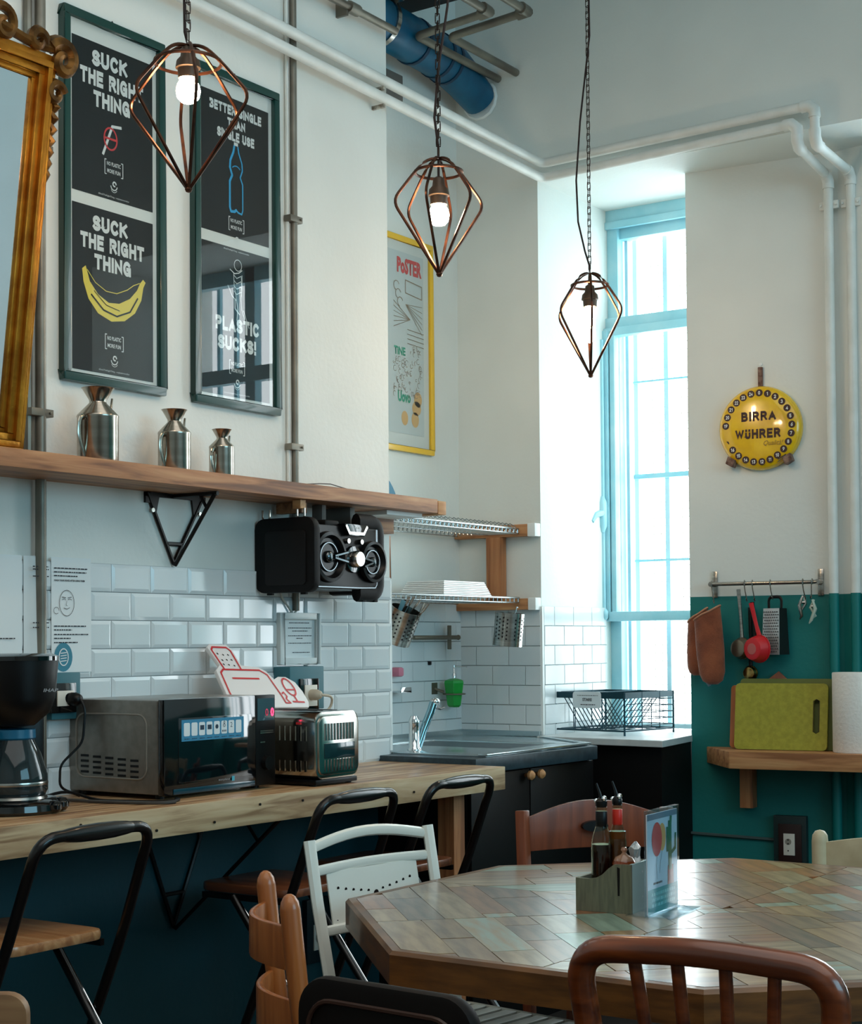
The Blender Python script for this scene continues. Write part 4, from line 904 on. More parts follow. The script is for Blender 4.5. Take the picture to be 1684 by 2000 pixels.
# flat rim pieces around the bowl
x0, x1, y0, y1 = -.372, .375, 4.478, 5.20; bx0, bx1, by0, by1 = -.28, .26, 4.80, 5.14
b.box(x0, x1, y0, by0, .918, .924).box(x0, bx0, by0, by1, .918, .924).box(bx1, x1, by0, by1, .918, .924)
b.prism([(x0, by1), (x1, by1), (x1, 5.16), (.03, 5.42), (x0, 5.46)], .918, .924, 'xy')
b.prism([(.35, 4.47), (.385, 4.47), (.385, 5.17), (.02, 5.44), (.0, 5.43), (.352, 5.15)], .922, .929, 'xy')
mk('rim', b, M_sink, t, bevel=.001, world=True)
b = MB(); zb = .78
b.add([(bx0, by0, .923), (bx1, by0, .923), (bx1, by1, .923), (bx0, by1, .923), (bx0+.03, by0+.03, zb), (bx1-.03, by0+.03, zb), (bx1-.03, by1-.03, zb), (bx0+.03, by1-.03, zb)], [(0, 1, 5, 4), (1, 2, 6, 5), (2, 3, 7, 6), (3, 0, 4, 7), (4, 5, 6, 7)])
mk('bowl', b, M_sink, t, world=True)
mk('backsplash_trim', MB().box(-.378, -.366, 4.475, 5.46, .924, .945).box(-.37, .0, 5.455, 5.472, .924, .945), M_sink, t, world=True)
# tap
t = thing('mixer_tap', 'chrome mixer tap with slanting spout at the left of the sink', 'tap', (.02, 4.58, .924))
mk('body', MB().lathe([(.024, 0), (.024, .006), (.019, .012), (.018, .09), (.020, .10), (.012, .118), (0, .12)], (.02, 4.58, .924), 20), M_chrome, t, world=True)
mk('spout', MB().tube([(.02, 4.595, .925), (.03, 4.62, .99), (.045, 4.645, 1.055), (.05, 4.655, 1.085)], [.014, .0145, .0145, .0145], 14), mat('tap_blue_chrome', (150, 190, 204), .1, metal=1.), t, world=True)
mk('spout_head', MB().ball((.053, 4.66, 1.088), .018, .018, .015, 14), M_chrome, t, world=True)
mk('lever', MB().tube([(.05, 4.665, 1.07), (.055, 4.69, 1.062), (.056, 4.712, 1.066)], [.006, .004, .004], 8), M_chrome, t, world=True)
# wooden drainer frames on both sides
M_fr = M_pineX
t = thing('drying_rack_frame', 'wooden frame carrying the two wire drying racks over the sink', 'rack frame', (-.2, 5.46, 1.4))
mk('upper_beam', MB().box(-.378, -.035, 5.44, 5.4785, 1.705, 1.752), M_pineX, t, bevel=.003, world=True)
mk('lower_beam', MB().box(-.378, -.035, 5.44, 5.4785, 1.418, 1.462), M_pineX, t, bevel=.003, world=True)
mk('upright', MB().box(-.222, -.155, 5.43, 5.475, 1.462, 1.705), M_pineZ, t, bevel=.003, world=True)
for z0, z1 in ((1.703, 1.754), (1.416, 1.464)): mk('painted_end', MB().box(-.035, .0, 5.436, 5.4785, z0, z1), M_white, t, bevel=.003, world=True)
mk('side_post', MB().box(-.378, -.03, 4.475, 4.52, 1.40, 1.47).box(-.1, -.03, 4.475, 4.52, 1.40, 1.66), M_pineZ, t, bevel=.003, world=True)
def rack(z, label, tall):
    t = thing('wire_rack', label, 'dish rack', (-.2, 5., z), 0, 'wire drying racks over the sink')
    b = MB()
    for x, zz in ((-.075, z+.012), (-.075, z-.006), (-.36, z+.012), (-.36, z-.006), (-.215, z-.006)): b.tube([(x, 4.53, zz), (x, 5.437, zz)], .0042 if x > -.1 and zz > z else .0026, 6)
    mk('frame_wire', b, M_wire, t, world=True)
    b = MB(); n = 32 if tall else 30
    for i in range(n):
        y = 4.55+.88*i/(n-1)
        b.tube([(-.075, y, z+.012), (-.075, y, z-.006), (-.36, y, z-.006), (-.36, y, z+.012)], .0017, 4)
        if tall:
            for xx in (-.10, -.31): b.tube([(xx-.035, y, z-.004), (xx-.03, y, z+.022), (xx-.01, y, z+.034), (xx+.012, y, z+.022), (xx+.02, y, z-.004)], .0019, 4)
    o = mk('plate_wires', b, M_wire, t, world=True)
    return t
rack(1.722, 'upper wire drying rack with hooped plate wires, below shelf level', True)
rack(1.452, 'lower wire drying rack carrying the white plates', False)
M_plate = mat('white_porcelain', (236, 238, 236), .12, coat=.5)
for k in range(8):
    f = 1-.022*k; A = .100*f; B = .165*f
    def ringp(q, z): return [(-A*q, -B*q, z), (A*q, -B*q, z), (A*q, B*q, z), (-A*q, B*q, z)]
    vs = ringp(.97, 0)+ringp(1., .0012)+ringp(.985, .0062)+ringp(.80, .0068)
    fs = [(3, 2, 1, 0), (12, 13, 14, 15)]+[(4*i+j, 4*i+(j+1) % 4, 4*i+4+(j+1) % 4, 4*i+4+j) for i in range(3) for j in range(4)]
    t = mk('plate', MB().add(vs, fs), M_plate, smooth=0)
    t.location = (-.195, 5.105, 1.4665+.0069*k)
    lab = 'oblong white plate, %s of the upturned stack on the lower wire rack' % ('topmost' if k == 7 else 'lowest' if k == 0 else ['second', 'third', 'fourth', 'fifth', 'sixth', 'seventh', 'eighth'][k-1]+' from the bottom')
    tag(t, lab, 'plate', 'oblong white plates in a stack')
def holder(loc, rx, rz, label, r=.056, h=.125):
    t = thing('cutlery_holder', label, 'cutlery holder', loc, 0, 'perforated steel cutlery holders')
    t.rotation_euler = Euler((0, R(rx), R(rz)), 'XYZ')
    mk('cup', MB().lathe([(0, 0), (r, .0), (r, h), (r-.002, h), (r-.002, .003), (0, .003)], (0, 0, 0), 36), M_steel, t)
    b = MB()
    for i in range(22):
        a = 2*PI*i/22
        for k in range(6):
            z = .028+.0145*k+(.007 if i % 2 else 0)
            if i % 5 == 4: continue
            b.add([(0.0034*math.cos(q), 0, .0034*math.sin(q)) for q in [2*PI*j/8 for j in range(8)]], [tuple(range(8))], M=TR((r+.0006)*math.cos(a), (r+.0006)*math.sin(a), z, a+PI/2))
    o = mk('hole', b, M_black, t, smooth=0); o['kind'] = 'stuff'
    mk('hook', MB().tube([(-.01, r*.9, h-.01), (-.01, r+.004, h+.01), (-.01, r+.006, h+.022), (-.01, r+.014, h+.02)], .002, 6), M_wire, t)
    return t
holder((-.15, 4.705, 1.298), 25, 0, 'perforated steel holder full of cutlery, tilted, left of the sink')
holder((-.015, 5.25, 1.278), 6, 0, 'empty perforated steel holder hanging at the right end of the lower rack')
# cutlery in the left holder
Mc = Matrix.Translation((-.15, 4.705, 1.298)) @ Euler((0, R(25), 0)).to_matrix().to_4x4()
rnd = random.Random(11)
for k in range(5):
    a = rnd.uniform(0, 6.28); q = rnd.uniform(.005, .03); x, y = q*math.cos(a)+.012, q*math.sin(a)
    tx = rnd.uniform(.01, .045); ty = rnd.uniform(-.02, .03)
    b = MB(); b.tube([(x-.01, y, .01), (x+tx*.7, y+ty*.7, .14)], .003, 6)
    for s in (-1.5, -.5, .5, 1.5): b.tube([(x+tx*.7, y+ty*.7+s*.002, .14), (x+tx*.8, y+ty*.8+s*.0045, .15), (x+tx, y+ty+s*.0045, .178)], .0012, 4)
    o = mk('fork', MB().add(b.v, b.f, M=Mc), M_steel); tag(o, 'steel fork standing tines up in the left cutlery holder', 'fork', 'forks in the cutlery holder')
for k, (x, y, m_, lb) in enumerate(((-.03, .01, M_black, 'black-handled knife leaning at the left of the full cutlery holder'), (-.01, -.02, mat('blue_handle', (120, 180, 200), .3), 'pale blue handled knife in the full cutlery holder'))):
    b = MB(); b.tube([(x, y, .02), (x, y, .10)], .003, 6); b.box(x-.009, x+.009, y-.004, y+.004, .10, .155, b=.003)
    tag(mk('knife', MB().add(b.v, b.f, M=Mc), m_), lb, 'knife')
# rail, hooks, soap, sponge
M_rail = mat('bronze_rail', (112, 106, 92), .4, metal=.5)
t = thing('towel_bar', 'short dull metal towel bar on the recess tiles', 'towel bar', (-.38, 5.25, 1.31))
mk('bar', MB().tube([(-.33, 5.08, 1.312), (-.33, 5.385, 1.312)], .0085, 10).ball((-.33, 5.39, 1.312), .011, n=8), M_rail, t, world=True)
mk('mount', MB().box(-.346, -.338, 5.335, 5.355, 1.265, 1.36, b=.002).tube([(-.375, 5.345, 1.312), (-.33, 5.345, 1.312)], .006, 8), M_rail, t, world=True)
t = thing('soap_dispenser', 'green soap dispenser with steel pump in a wall ring', 'soap dispenser', (-.32, 5.33, 1.03))
mk('bottle', MB().lathe([(.0, .0), (.022, .0), (.030, .008), (.043, .095), (.041, .105), (.018, .112), (0, .114)], (-.315, 5.335, 1.038), 6), mat('green_plastic', (14, 150, 50), .3, coat=.4), t, smooth=0, bevel=.003, world=True)
mk('pump', MB().lathe([(.008, .110), (.009, .13), (.005, .135), (.004, .165), (0, .166)], (-.315, 5.335, 1.038), 10).tube([(-.315, 5.335, 1.20), (-.27, 5.36, 1.195)], .0025, 6), M_chrome, t, world=True)
mk('wall_ring', MB().tube([(-.315+.043*math.cos(2*PI*k/20), 5.335+.043*math.sin(2*PI*k/20), 1.09) for k in range(20)], .003, 6, closed=True).tube([(-.375, 5.283, 1.112), (-.34, 5.30, 1.098)], .006, 6).box(-.375, -.37, 5.26, 5.30, 1.09, 1.135), M_rail, t, world=True)
t = tag(mk('black_hook', MB().box(-.375, -.362, 5.235, 5.25, 1.205, 1.22, b=.002), M_black), 'tiny black adhesive hook on the recess tiles above the soap dispenser', 'hook')
t = tag(mk('sponge', MB().box(-.372, -.33, 4.985, 5.02, 1.165, 1.20, b=.008), mat('pink_sponge', (214, 130, 150), .8, bump=.5, bscale=120)), 'pink sponge beside the pier edge above the tap', 'sponge')
t = tag(mk('sponge_shelf', MB().box(-.372, -.31, 4.97, 5.035, 1.105, 1.112).box(-.315, -.31, 4.97, 5.035, 1.105, 1.125), M_chrome, bevel=.001), 'small chrome shelf beside the pier edge above the tap', 'shelf')

# ================================================================ DISH BASKET ON THE SILL
M_bk = mat('teal_black_wire', (14, 58, 70), .4, metal=.3)
t = thing('dish_basket', 'black wire dish basket with small label on the window sill', 'dish rack', (.19, 5.72, .931), R(-8))
bw, bd, bh = .165, .165, .165
def wires(pairs, r): 
    b = MB()
    for p, q in pairs: b.tube([p, q], r, 5)
    return b
E = []
for x in (-bw, bw):
    for y in (-bd, bd): E.append(((x, y, 0), (x, y, bh)))
for z in (.018,):
    E += [((-bw, -bd, z), (bw, -bd, z)), ((-bw, bd, z), (bw, bd, z)), ((-bw, -bd, z), (-bw, bd, z)), ((bw, -bd, z), (bw, bd, z))]
mk('frame_wire', wires(E, .0042), M_bk, t)
mk('top_band', MB().box(-bw, bw, -bd-.001, -bd+.001, bh-.024, bh).box(-bw, bw, bd-.001, bd+.001, bh-.024, bh).box(-bw-.001, -bw+.001, -bd, bd, bh-.024, bh).box(bw-.001, bw+.001, -bd, bd, bh-.024, bh).box(-.03, .0, -bd, bd, bh-.004, bh-.001), M_bk, t, smooth=0)
E = []
for x in (-.07, .06): E += [((x, -bd, .018), (x, -bd, bh)), ((x, bd, .018), (x, bd, bh)), ((x, -bd, .018), (x, bd, .018))]
for y in (-.05, .07): E += [((-bw, y, .018), (-bw, y, bh)), ((bw, y, .018), (bw, y, bh)), ((-bw, y, .018), (bw, y, .018))]
for k in range(5): z = .035+.025*k; E += [((.0, bd, z), (bw, bd, z)), ((bw, -.05, z), (bw, bd, z)), ((.02, .05, z), (.02, bd, z))]
for k in range(12): y = -bd+.012+.025*k; E += [((-.14, y, bh-.01), (-.045, y, .02)), ((.13, y, bh-.01), (.02, y, .02))]
for k in range(10): y = -.15+.031*k; E += [((-.045, y, .02), (.02, y, .02))]
mk('divider_wire', wires(E, .0021), M_bk, t)
lb = mk('label_plate', MB().prism(rrect(-.078, .058, bh-.062, bh+.002, .012), -bd-.0045, -bd-.0025, 'xz'), mat('enamel_plate', (214, 224, 228), .3), t, bevel=.0005)
text('STARE', -.008, bh-.035, -bd-.0052, .045, .012, M_ink, lb, bold=.03, align='C')
rnd = random.Random(1); b = MB(); scribble(-.055, .045, bh-.014, -bd-.0048, b, rnd, .002); scribble(-.04, .03, bh-.05, -bd-.0048, b, rnd, .003); mk('label_print', b, M_ink, lb, smooth=0)
# ================================================================ BACK WALL: DIAL SIGN, RAIL, SHELF
RZB = math.atan2(.12, .993)
def WB(s, off=0., z=0.): return (.515+.9928*s+math.sin(RZB)*off, 5.73+.12*s-math.cos(RZB)*off, z)
t = thing('dial_sign', 'round domed yellow beer dial sign with numbers around the rim', 'sign', WB(.29, 0, 2.09), RZB)
M_sy = mat('enamel_yellow', (240, 196, 20), .22, coat=.7, col2=(222, 172, 14), scale=14)
mk('dome', MB().lathe([(.158, 0), (.158, .022), (.152, .034), (.140, .041), (.10, .046), (0, .0475)], (0, 0, 0), 56, M=TR(0, 0, 0, 0, R(90))), M_sy, t, smooth=1.2)
M_sd = mat('sign_dark_print', (46, 14, 16), .5)
dome_y = lambda r: -(.0475-.0015*(r/.10)**2) if r < .10 else -(.046-(r-.10)/.04*.005)
b = MB()
num = list(range(0, 17))+[19, 20, 21, 22, 23, 24]
ring = []
for k in num:
    a = R(90-(k*14.4+2)); cx, cz = .1265*math.cos(a), .130*math.sin(a); y = dome_y(.130)-.0022
    p = arc(cx, cz, .0135, 0, 2*PI, 18)[:-1]; b.add([(u, y+.0002, v) for u, v in p], [tuple(range(18))]); ring.append((k, cx, cz, y))
# the scratched remains of 17
cx, cz = .1265*math.cos(R(90-246.8)), .130*math.sin(R(90-246.8)); b.add([(cx-.009, -.0428, cz+.006), (cx+.010, -.0428, cz+.004), (cx+.0, -.0428, cz-.006)], [(0, 1, 2)])
disc = mk('number_disc', b, M_sd, t, smooth=0)
for k, cx, cz, y in ring:
    block(str(k), cx, cz-.0068, y-.0006, (.005 if k == 1 else .008) if k < 10 else (.010 if k == 11 else .013), .0136, M_white, t, sw=.2, gap=.14, name='number')
block('BIRRA', .002, .024, -.0486, .132, .036, M_sd, t, sw=.26, gap=.22)
block('W\u00dcHRER', -.002, -.042, -.0486, .172, .036, M_sd, t, sw=.26, gap=.18)
text('Qualit\u00e0!', .020, -.073, -.0484, .075, .022, mat('sign_script', (150, 110, 30), .5), t, bold=0, shear=.4)
mk('hanging_strap', MB().box(-.009, .009, -.014, -.002, .15, .232, b=.002), mat('rusty_strap', (84, 52, 42), .6, col2=(150, 120, 104), scale=50), t)
mk('strap_screw', MB().cyl((0, -.001, .243), (0, -.006, .243), .006, 8), M_white, t)
for x, s in ((-.115, -1), (.115, 1)):
    b = MB().prism([(s*.090, -.118), (s*.118, -.102), (s*.128, -.130), (s*.100, -.146)], -.052, -.01, 'xz')
    mk('clamp_foot', b, MATS['rusty_strap'], t, bevel=.003)
mk('pointer', MB().tube([(.075, -.050, -.125), (.105, -.052, -.108)], .0022, 5).tube([(.073, -.050, -.134), (.095, -.052, -.120)], .0015, 5), M_steel, t)

# utensil rail
t = thing('utensil_rail', 'steel utensil rail on the back wall at the top of the teal paint', 'rail', WB(.30, 0, 1.505), RZB)
mk('bar', MB().tube([(-.198, -.055, .0), (.205, -.055, .0)], .0075, 12), M_steel, t)
for x in (-.198, .207): mk('wall_plate', MB().box(x-.011, x+.011, -.010, 0, -.05, .05, b=.002).tube([(x, -.006, 0), (x, -.06, 0)], .010, 10), M_steel, t)
def rl(s, off, z): return WB(s, off, z)
def hook(s, z0, label, z1=1.44, dx=.008):
    o = mk('rail_hook', MB().tube([(-.0, .006, -.008), (0, .010, .004), (0, 0, .012), (0, -.010, .004), (dx*.5, -.006, -.03), (dx, 0, -(z0-z1)+.0), (dx*1.4, -.008, -(z0-z1)-.006), (dx*1.2, -.014, -(z0-z1)+.004)], .0022, 6), M_steel)
    o.location = rl(s, .055, z0); o.rotation_euler = (0, 0, RZB)
    return tag(o, label, 'hook', 'steel hooks on the rail')
hook(.105, 1.505, 'steel hook carrying the brown mitts'); hook(.232, 1.505, 'steel hook carrying the dark-handled pan', 1.445)
hook(.262, 1.505, 'steel hook carrying the red scoop', 1.445); hook(.330, 1.505, 'steel hook carrying the box grater', 1.45)
hook(.452, 1.505, 'steel hook carrying the left clip', 1.45); hook(.487, 1.505, 'steel hook carrying the right clip', 1.45, -.003)
M_mitt = mat('brown_suede', (150, 82, 50), .9, col2=(118, 60, 36), scale=14, bump=.5, bscale=160, sheen=.3)
def mitt(s, off, zt, zb, w, label, lean):
    t = thing('oven_mitt', label, 'oven mitt', rl(s, off, zb), RZB, 'brown oven mitts on the rail')
    h = zt-zb; b = MB(); n = 18; secs = []
    for i, (u, ws, ds) in enumerate(((0, .35, .5), (.05, .72, .8), (.16, .92, 1.), (.45, 1., 1.05), (.75, .98, 1.), (.93, .95, .95), (1., .93, .9))):
        secs.append([(w/2*ws*math.copysign(abs(math.cos(2*PI*k/n))**.8, math.cos(2*PI*k/n))+lean*u, .026*ds*math.sin(2*PI*k/n), h*u+.028*math.cos(2*PI*k/n)*u) for k in range(n)])
    vs = [v for q in secs for v in q]; fs = [tuple(range(n))[::-1]]
    for i in range(len(secs)-1):
        for k in range(n): fs.append((i*n+k, i*n+(k+1) % n, (i+1)*n+(k+1) % n, (i+1)*n+k))
    mk('mitt', b.add(vs, fs), M_mitt, t, smooth=1.5)
    mk('cuff', MB().tube([(v[0]*1.02, v[1]*1.05, v[2]+.001) for v in secs[-1]], .0035, 6, closed=True), mat('mitt_binding', (186, 130, 100), .9), t)
    return t
mitt(.040, .045, 1.388, 1.160, .082, 'brown oven mitt at the far left of the rail, edge over the window', .005)
mitt(.122, .105, 1.395, 1.128, .108, 'brown oven mitt nearer the pans, overlapping the other mitt', -.02)
tag(mk('grey_cloth', MB().tube([rl(.075, .05, 1.19), rl(.08, .05, 1.15), rl(.09, .05, 1.12)], [.012, .016, .006], 8), mat('grey_cloth', (120, 140, 146), .8)), 'grey cloth tip poking out between the two mitts', 'cloth')
# strainer with flat steel handle
def pan(s, off, zc, r, d, m, mh, zt, nm, label, cat, tilt=0., hw=.008, ring=True, x_top=0.):
    t = thing(nm, label, cat, rl(s, off, zc), RZB)
    M = TR(0, 0, 0, R(tilt), R(90))
    mk('bowl', MB().lathe([(0, d), (r*.62, d), (r*.80, d*.93), (r*.93, d*.5), (r, .0), (r*1.05, -.002), (r*1.03, .0035), (r*.96, .002), (r*.75, d*.85), (0, d*.93)], (0, 0, 0), 28, M=M), m, t)
    mk('handle', MB().tube([(0, .002, r*.96), (x_top*.4, .006, (zt-zc)*.5), (x_top, .002, zt-zc-.004)], [.005, .0045, .006], 8, r2=[hw, hw*.8, hw]), mh, t)
    return t
M_dkst = mat('dull_steel', (140, 128, 112), .3, metal=.9)
pan(.218, .05, 1.262, .040, .030, M_dkst, M_steel, 1.488, 'ladle', 'steel ladle with flat steel handle hanging beside the mitts', 'ladle', tilt=-20, x_top=-.012)
pan(.240, .016, 1.168, .028, .02, mat('brass_bowl', (170, 140, 84), .2, metal=1.), M_blackm, 1.42, 'skimmer', 'small brass-coloured ladle hanging lowest behind the steel one', 'ladle', tilt=-10)
pan(.262, .035, 1.275, .030, .018, mat('copper_pan', (120, 60, 40), .3, metal=.8), M_black, 1.44, 'small_pan', 'small dark pan with black handle behind the red scoop', 'pan', tilt=10, x_top=-.008)
M_redp = mat('red_plastic', (206, 26, 36), .35, coat=.2)
q = pan(.298, .098, 1.260, .050, .042, M_redp, M_redp, 1.435, 'red_scoop', 'red plastic scoop hanging in front of the grater', 'scoop', tilt=-25, hw=.009, x_top=-.030)
mk('base_disc', MB().lathe([(0, .0), (.021, 0), (.020, .0012), (0, .0012)], (0, 0, 0), 20, M=Matrix.Rotation(R(-25), 4, 'Z') @ TR(0, -.0422, 0, 0, R(90))), mat('pale_red', (190, 100, 96), .5), q)
# box grater
t = thing('box_grater', 'steel box grater with dark sides hanging from the rail', 'grater', rl(.345, .045, 1.238), RZB)
t.rotation_euler = (0, 0, RZB+R(-22))
M_grt = mat('grater_steel', (206, 210, 212), .35, metal=.6)
mk('grating_face', MB().add([(-.040, -.03, 0), (.040, -.03, 0), (.036, -.022, .172), (-.036, -.022, .172), (-.040, -.032, 0), (.040, -.032, 0), (.036, -.024, .172), (-.036, -.024, .172)], [(0, 1, 2, 3), (7, 6, 5, 4), (0, 4, 5, 1), (1, 5, 6, 2), (2, 6, 7, 3), (3, 7, 4, 0)]), M_grt, t, smooth=0)
mk('side_panel', MB().add([(.040, -.03, 0), (.040, .03, 0), (.036, .022, .172), (.036, -.022, .172), (-.040, .03, 0), (-.036, .022, .172), (-.040, -.03, 0), (-.036, -.022, .172)], [(0, 1, 2, 3), (1, 4, 5, 2), (4, 6, 7, 5), (2, 5, 7, 3)]), mat('dark_grater_side', (34, 40, 38), .4, metal=.4), t, smooth=0)
b = MB()
for i in range(15):
    for k in range(7):
        x = -.031+.0098*k+(.0049 if i % 2 else 0); z = .010+.0105*i
        if abs(x) > .034: continue
        f = z/.172; y = -.0325+.008*f; b.prism([(x-.003, z), (x+.003, z), (x, z+.004)], y-.003, y+.001, 'xz')
o = mk('teeth', b, mat('grater_holes', (60, 66, 70), .4, metal=.7), t, smooth=0); o['kind'] = 'stuff'
mk('handle', MB().tube(bend([(-.028, 0, .165), (-.030, 0, .215), (.030, 0, .215), (.028, 0, .165)], .02, 5), .003, 8, r2=.006), M_blackm, t)
for i, (s, zb, lb, m) in enumerate(((.452, 1.385, 'pale clip hanging at left of the pair at the rail end', M_steel), (.487, 1.37, 'pale clip hanging at right of the pair at the rail end', mat('pale_green_plastic', (176, 190, 176), .4)))):
    t = thing('clip', lb, 'clip', rl(s, .055, zb), RZB)
    sx = -1 if i == 0 else 1
    mk('jaw', MB().tube([(0, 0, .07), (sx*.012, -.006, .035), (-.004, -.004, -.005), (-.012, -.004, -.018)], [.004, .007, .006, .002], 7), m, t)
    mk('jaw', MB().tube([(.004, .01, .07), (-sx*.008, .004, .04), (sx*.010, .004, .01), (-.002, .004, .0)], [.004, .006, .005, .002], 7), m, t)
    mk('spring', MB().tube([(-.004, .0, .045), (.008, .002, .045)], .005, 8), M_steel, t)

# shelf with chopping boards
t = thing('back_wall_shelf', 'chunky wooden shelf under the chopping boards on the back wall', 'shelf', WB(.3, 0, .83), RZB)
mk('board', MB().prism([(-.24, -.002), (-.075, -.255), (1.1, -.255), (1.1, -.065), (.22, -.065), (.22, -.002)], -.004, .058, 'xy'), M_pineX, t, bevel=.004)
mk('leg', MB().box(-.095, -.045, -.06, -.002, -.165, -.0045), M_pineZ, t, bevel=.002)
zt = .8885
def cboard(s, off, w, h, th, lean, label, m, r=.014, hole=False, rot=0.):
    t = thing('chopping_board', label, 'chopping board', WB(s, off, zt), RZB, 'chopping boards on the wooden shelf')
    t.rotation_euler = Euler((R(-lean), 0, RZB), 'XYZ')
    if hole:
        o_ = rrect(0, w, 0, h, r, 4); hx0, hx1, hz0, hz1 = w-.052, w-.030, h*.28, h*.74
        b = MB()
        b.prism(rrect(0, hx0, 0, h, r, 4)[0:0] or [(0+r, 0), (hx0, 0), (hx0, h), (r, h), (r*.3, h-r*.3), (0, h-r), (0, r), (r*.3, r*.3)], -th, 0, 'xz')
        b.prism([(hx1, 0), (w-r, 0), (w-r*.3, r*.3), (w, r), (w, h-r), (w-r*.3, h-r*.3), (w-r, h), (hx1, h)], -th, 0, 'xz')
        b.prism([(hx0, 0), (hx1, 0), (hx1, hz0), ((hx0+hx1)/2, hz0-.006), (hx0, hz0)], -th, 0, 'xz')
        b.prism([(hx0, h), (hx0, hz1), ((hx0+hx1)/2, hz1+.006), (hx1, hz1), (hx1, h)], -th, 0, 'xz')
        mk('board', b, m, t, smooth=0)
        mk('handle_hole_rim', MB().tube([(hx0, -th, hz0), (hx0, -th, hz1), ((hx0+hx1)/2, -th, hz1+.006), (hx1, -th, hz1), (hx1, -th, hz0), ((hx0+hx1)/2, -th, hz0-.006)], .0014, 5, closed=True), mat('dark_rim', (70, 60, 30), .6), t)
    else:
        mk('board', MB().prism(rrect(0, w, 0, h, r, 4), -th, 0, 'xz'), m, t, bevel=.001)
    return t
M_lime = mat('lime_plastic', (166, 160, 52), .55, col2=(150, 146, 44), scale=60, bump=.1, bscale=200)
cboard(.205, .115, .345, .245, .010, 8, 'lime green chopping board with slot handle, frontmost on the shelf', M_lime, hole=True)
cboard(.215, .092, .36, .262, .009, 8, 'dark green chopping board standing behind the lime one', mat('olive_board', (96, 104, 44), .6))
cboard(.175, .066, .33, .235, .018, 8, 'brown wooden chopping board behind, showing at the left', M_orangew)
t = thing('wooden_paddle', 'wooden board whose peaked corner shows above the green boards', 'chopping board', WB(.37, .04, zt), RZB)
t.rotation_euler = Euler((R(-5), 0, RZB), 'XYZ')
mk('paddle', MB().prism([(-.15, 0), (.15, 0), (.15, .19), (.05, .225), (-.02, .288), (-.09, .235), (-.15, .2)], -.012, 0, 'xz'), M_chairw, t, bevel=.002)
t = thing('paper_towel_roll', 'white paper towel roll standing at the right end of the shelf', 'paper towel', WB(.655, .13, zt), RZB)
mk('roll', MB().lathe([(.02, 0), (.078, 0), (.080, .004), (.080, .282), (.078, .286), (.02, .286), (.02, .28)], (0, 0, 0), 40), mat('towel_paper', (236, 230, 222), .9, bump=.6, bscale=90), t)
mk('cardboard_core', MB().lathe([(.0195, .002), (.0195, .284), (.017, .284), (.017, .002)], (0, 0, 0), 20), mat('cardboard', (150, 118, 84), .8), t)
t = thing('power_outlet', 'brown power outlet low on the teal back wall right of the flyer', 'outlet', WB(.385, 0, .40), RZB)
mk('box', MB().box(-.062, .062, -.03, -.001, .0, .24), mat('dark_teal_box', (20, 44, 44), .5), t, bevel=.003)
mk('cover_plate', MB().box(-.042, .045, -.036, -.03, .02, .21), mat('brown_plate', (42, 22, 20), .4), t, bevel=.002)
mk('socket', MB().box(-.022, .020, -.040, -.036, .095, .175), M_sock, t, bevel=.001)
b = MB(); b.cyl((-.004, -.040, .145), (-.004, -.0405, .145), .012, 12); mk('socket_recess', b, MATS['socket_shadow'], t, smooth=0)
b = MB()
for z in (.112, .138, .152): b.cyl((-.004, -.0405, z), (-.004, -.042, z), .0028, 6)
mk('socket_hole', b, M_black, t, smooth=0)
t = tag(mk('cable_trunking', MB().tube([WB(-.01, .01, .557), WB(.32, .01, .547)], .006, 6), mat('dark_trunking', (70, 86, 84), .5)), 'thin dark conduit running along the teal wall to the low outlet', 'conduit')

# ================================================================ TABLE
TC = (1.838, 3.064); TA = .729; TZ = .75; TROT = R(-.3)
def octo(ap, z=None):
    q = ap/math.cos(PI/8)
    return [(TC[0]+q*math.cos(R(202.5+45*k)+TROT), TC[1]+q*math.sin(R(202.5+45*k)+TROT)) for k in range(8)]
t = thing('octagonal_table', 'large octagonal table topped with mixed reclaimed planks', 'table', (TC[0], TC[1], 0))
M_tedge = mat('table_edge_wood', (120, 76, 34), .4, col2=(84, 52, 24), scale=10, coat=.3, stretch=(1, 1, 6))
o_, i_ = octo(TA), octo(TA-.022)
mk('edge_rim', MB().add([(*p, .690) for p in o_]+[(*p, .7435) for p in o_]+[(*p, .7502) for p in octo(TA-.006)]+[(*p, .7502) for p in i_]+[(*p, .74) for p in i_]+[(*p, .690) for p in octo(TA-.06)], [tuple([k, (k+1) % 8, 8+(k+1) % 8, 8+k]) for k in range(8)]+[tuple([8+k, 8+(k+1) % 8, 16+(k+1) % 8, 16+k]) for k in range(8)]+[tuple([16+k, 16+(k+1) % 8, 24+(k+1) % 8, 24+k]) for k in range(8)]+[tuple([24+k, 24+(k+1) % 8, 32+(k+1) % 8, 32+k]) for k in range(8)]+[tuple([k, 40+k, 40+(k+1) % 8, (k+1) % 8]) for k in range(8)]), M_tedge, t, smooth=0, world=True)
mk('under_board', MB().prism(octo(TA-.0225), .70, .7455, 'xy'), mat('table_seam', (60, 44, 32), .5), t, smooth=0, world=True)
mk('pedestal', MB().lathe([(.30, 0), (.30, .03), (.06, .06), (.05, .60), (.16, .69), (.0, .70)], (TC[0], TC[1], 0), 24), M_blackm, t, world=True)
PC = [((176, 144, 100), (134, 100, 64)), ((150, 172, 152), (116, 138, 122)), ((148, 104, 70), (108, 70, 44)), ((124, 98, 78), (84, 66, 52)), ((170, 148, 116), (122, 102, 78)), ((164, 102, 60), (120, 70, 40)), ((146, 168, 158), (158, 138, 106)), ((108, 80, 58), (146, 118, 86))]
PM = []
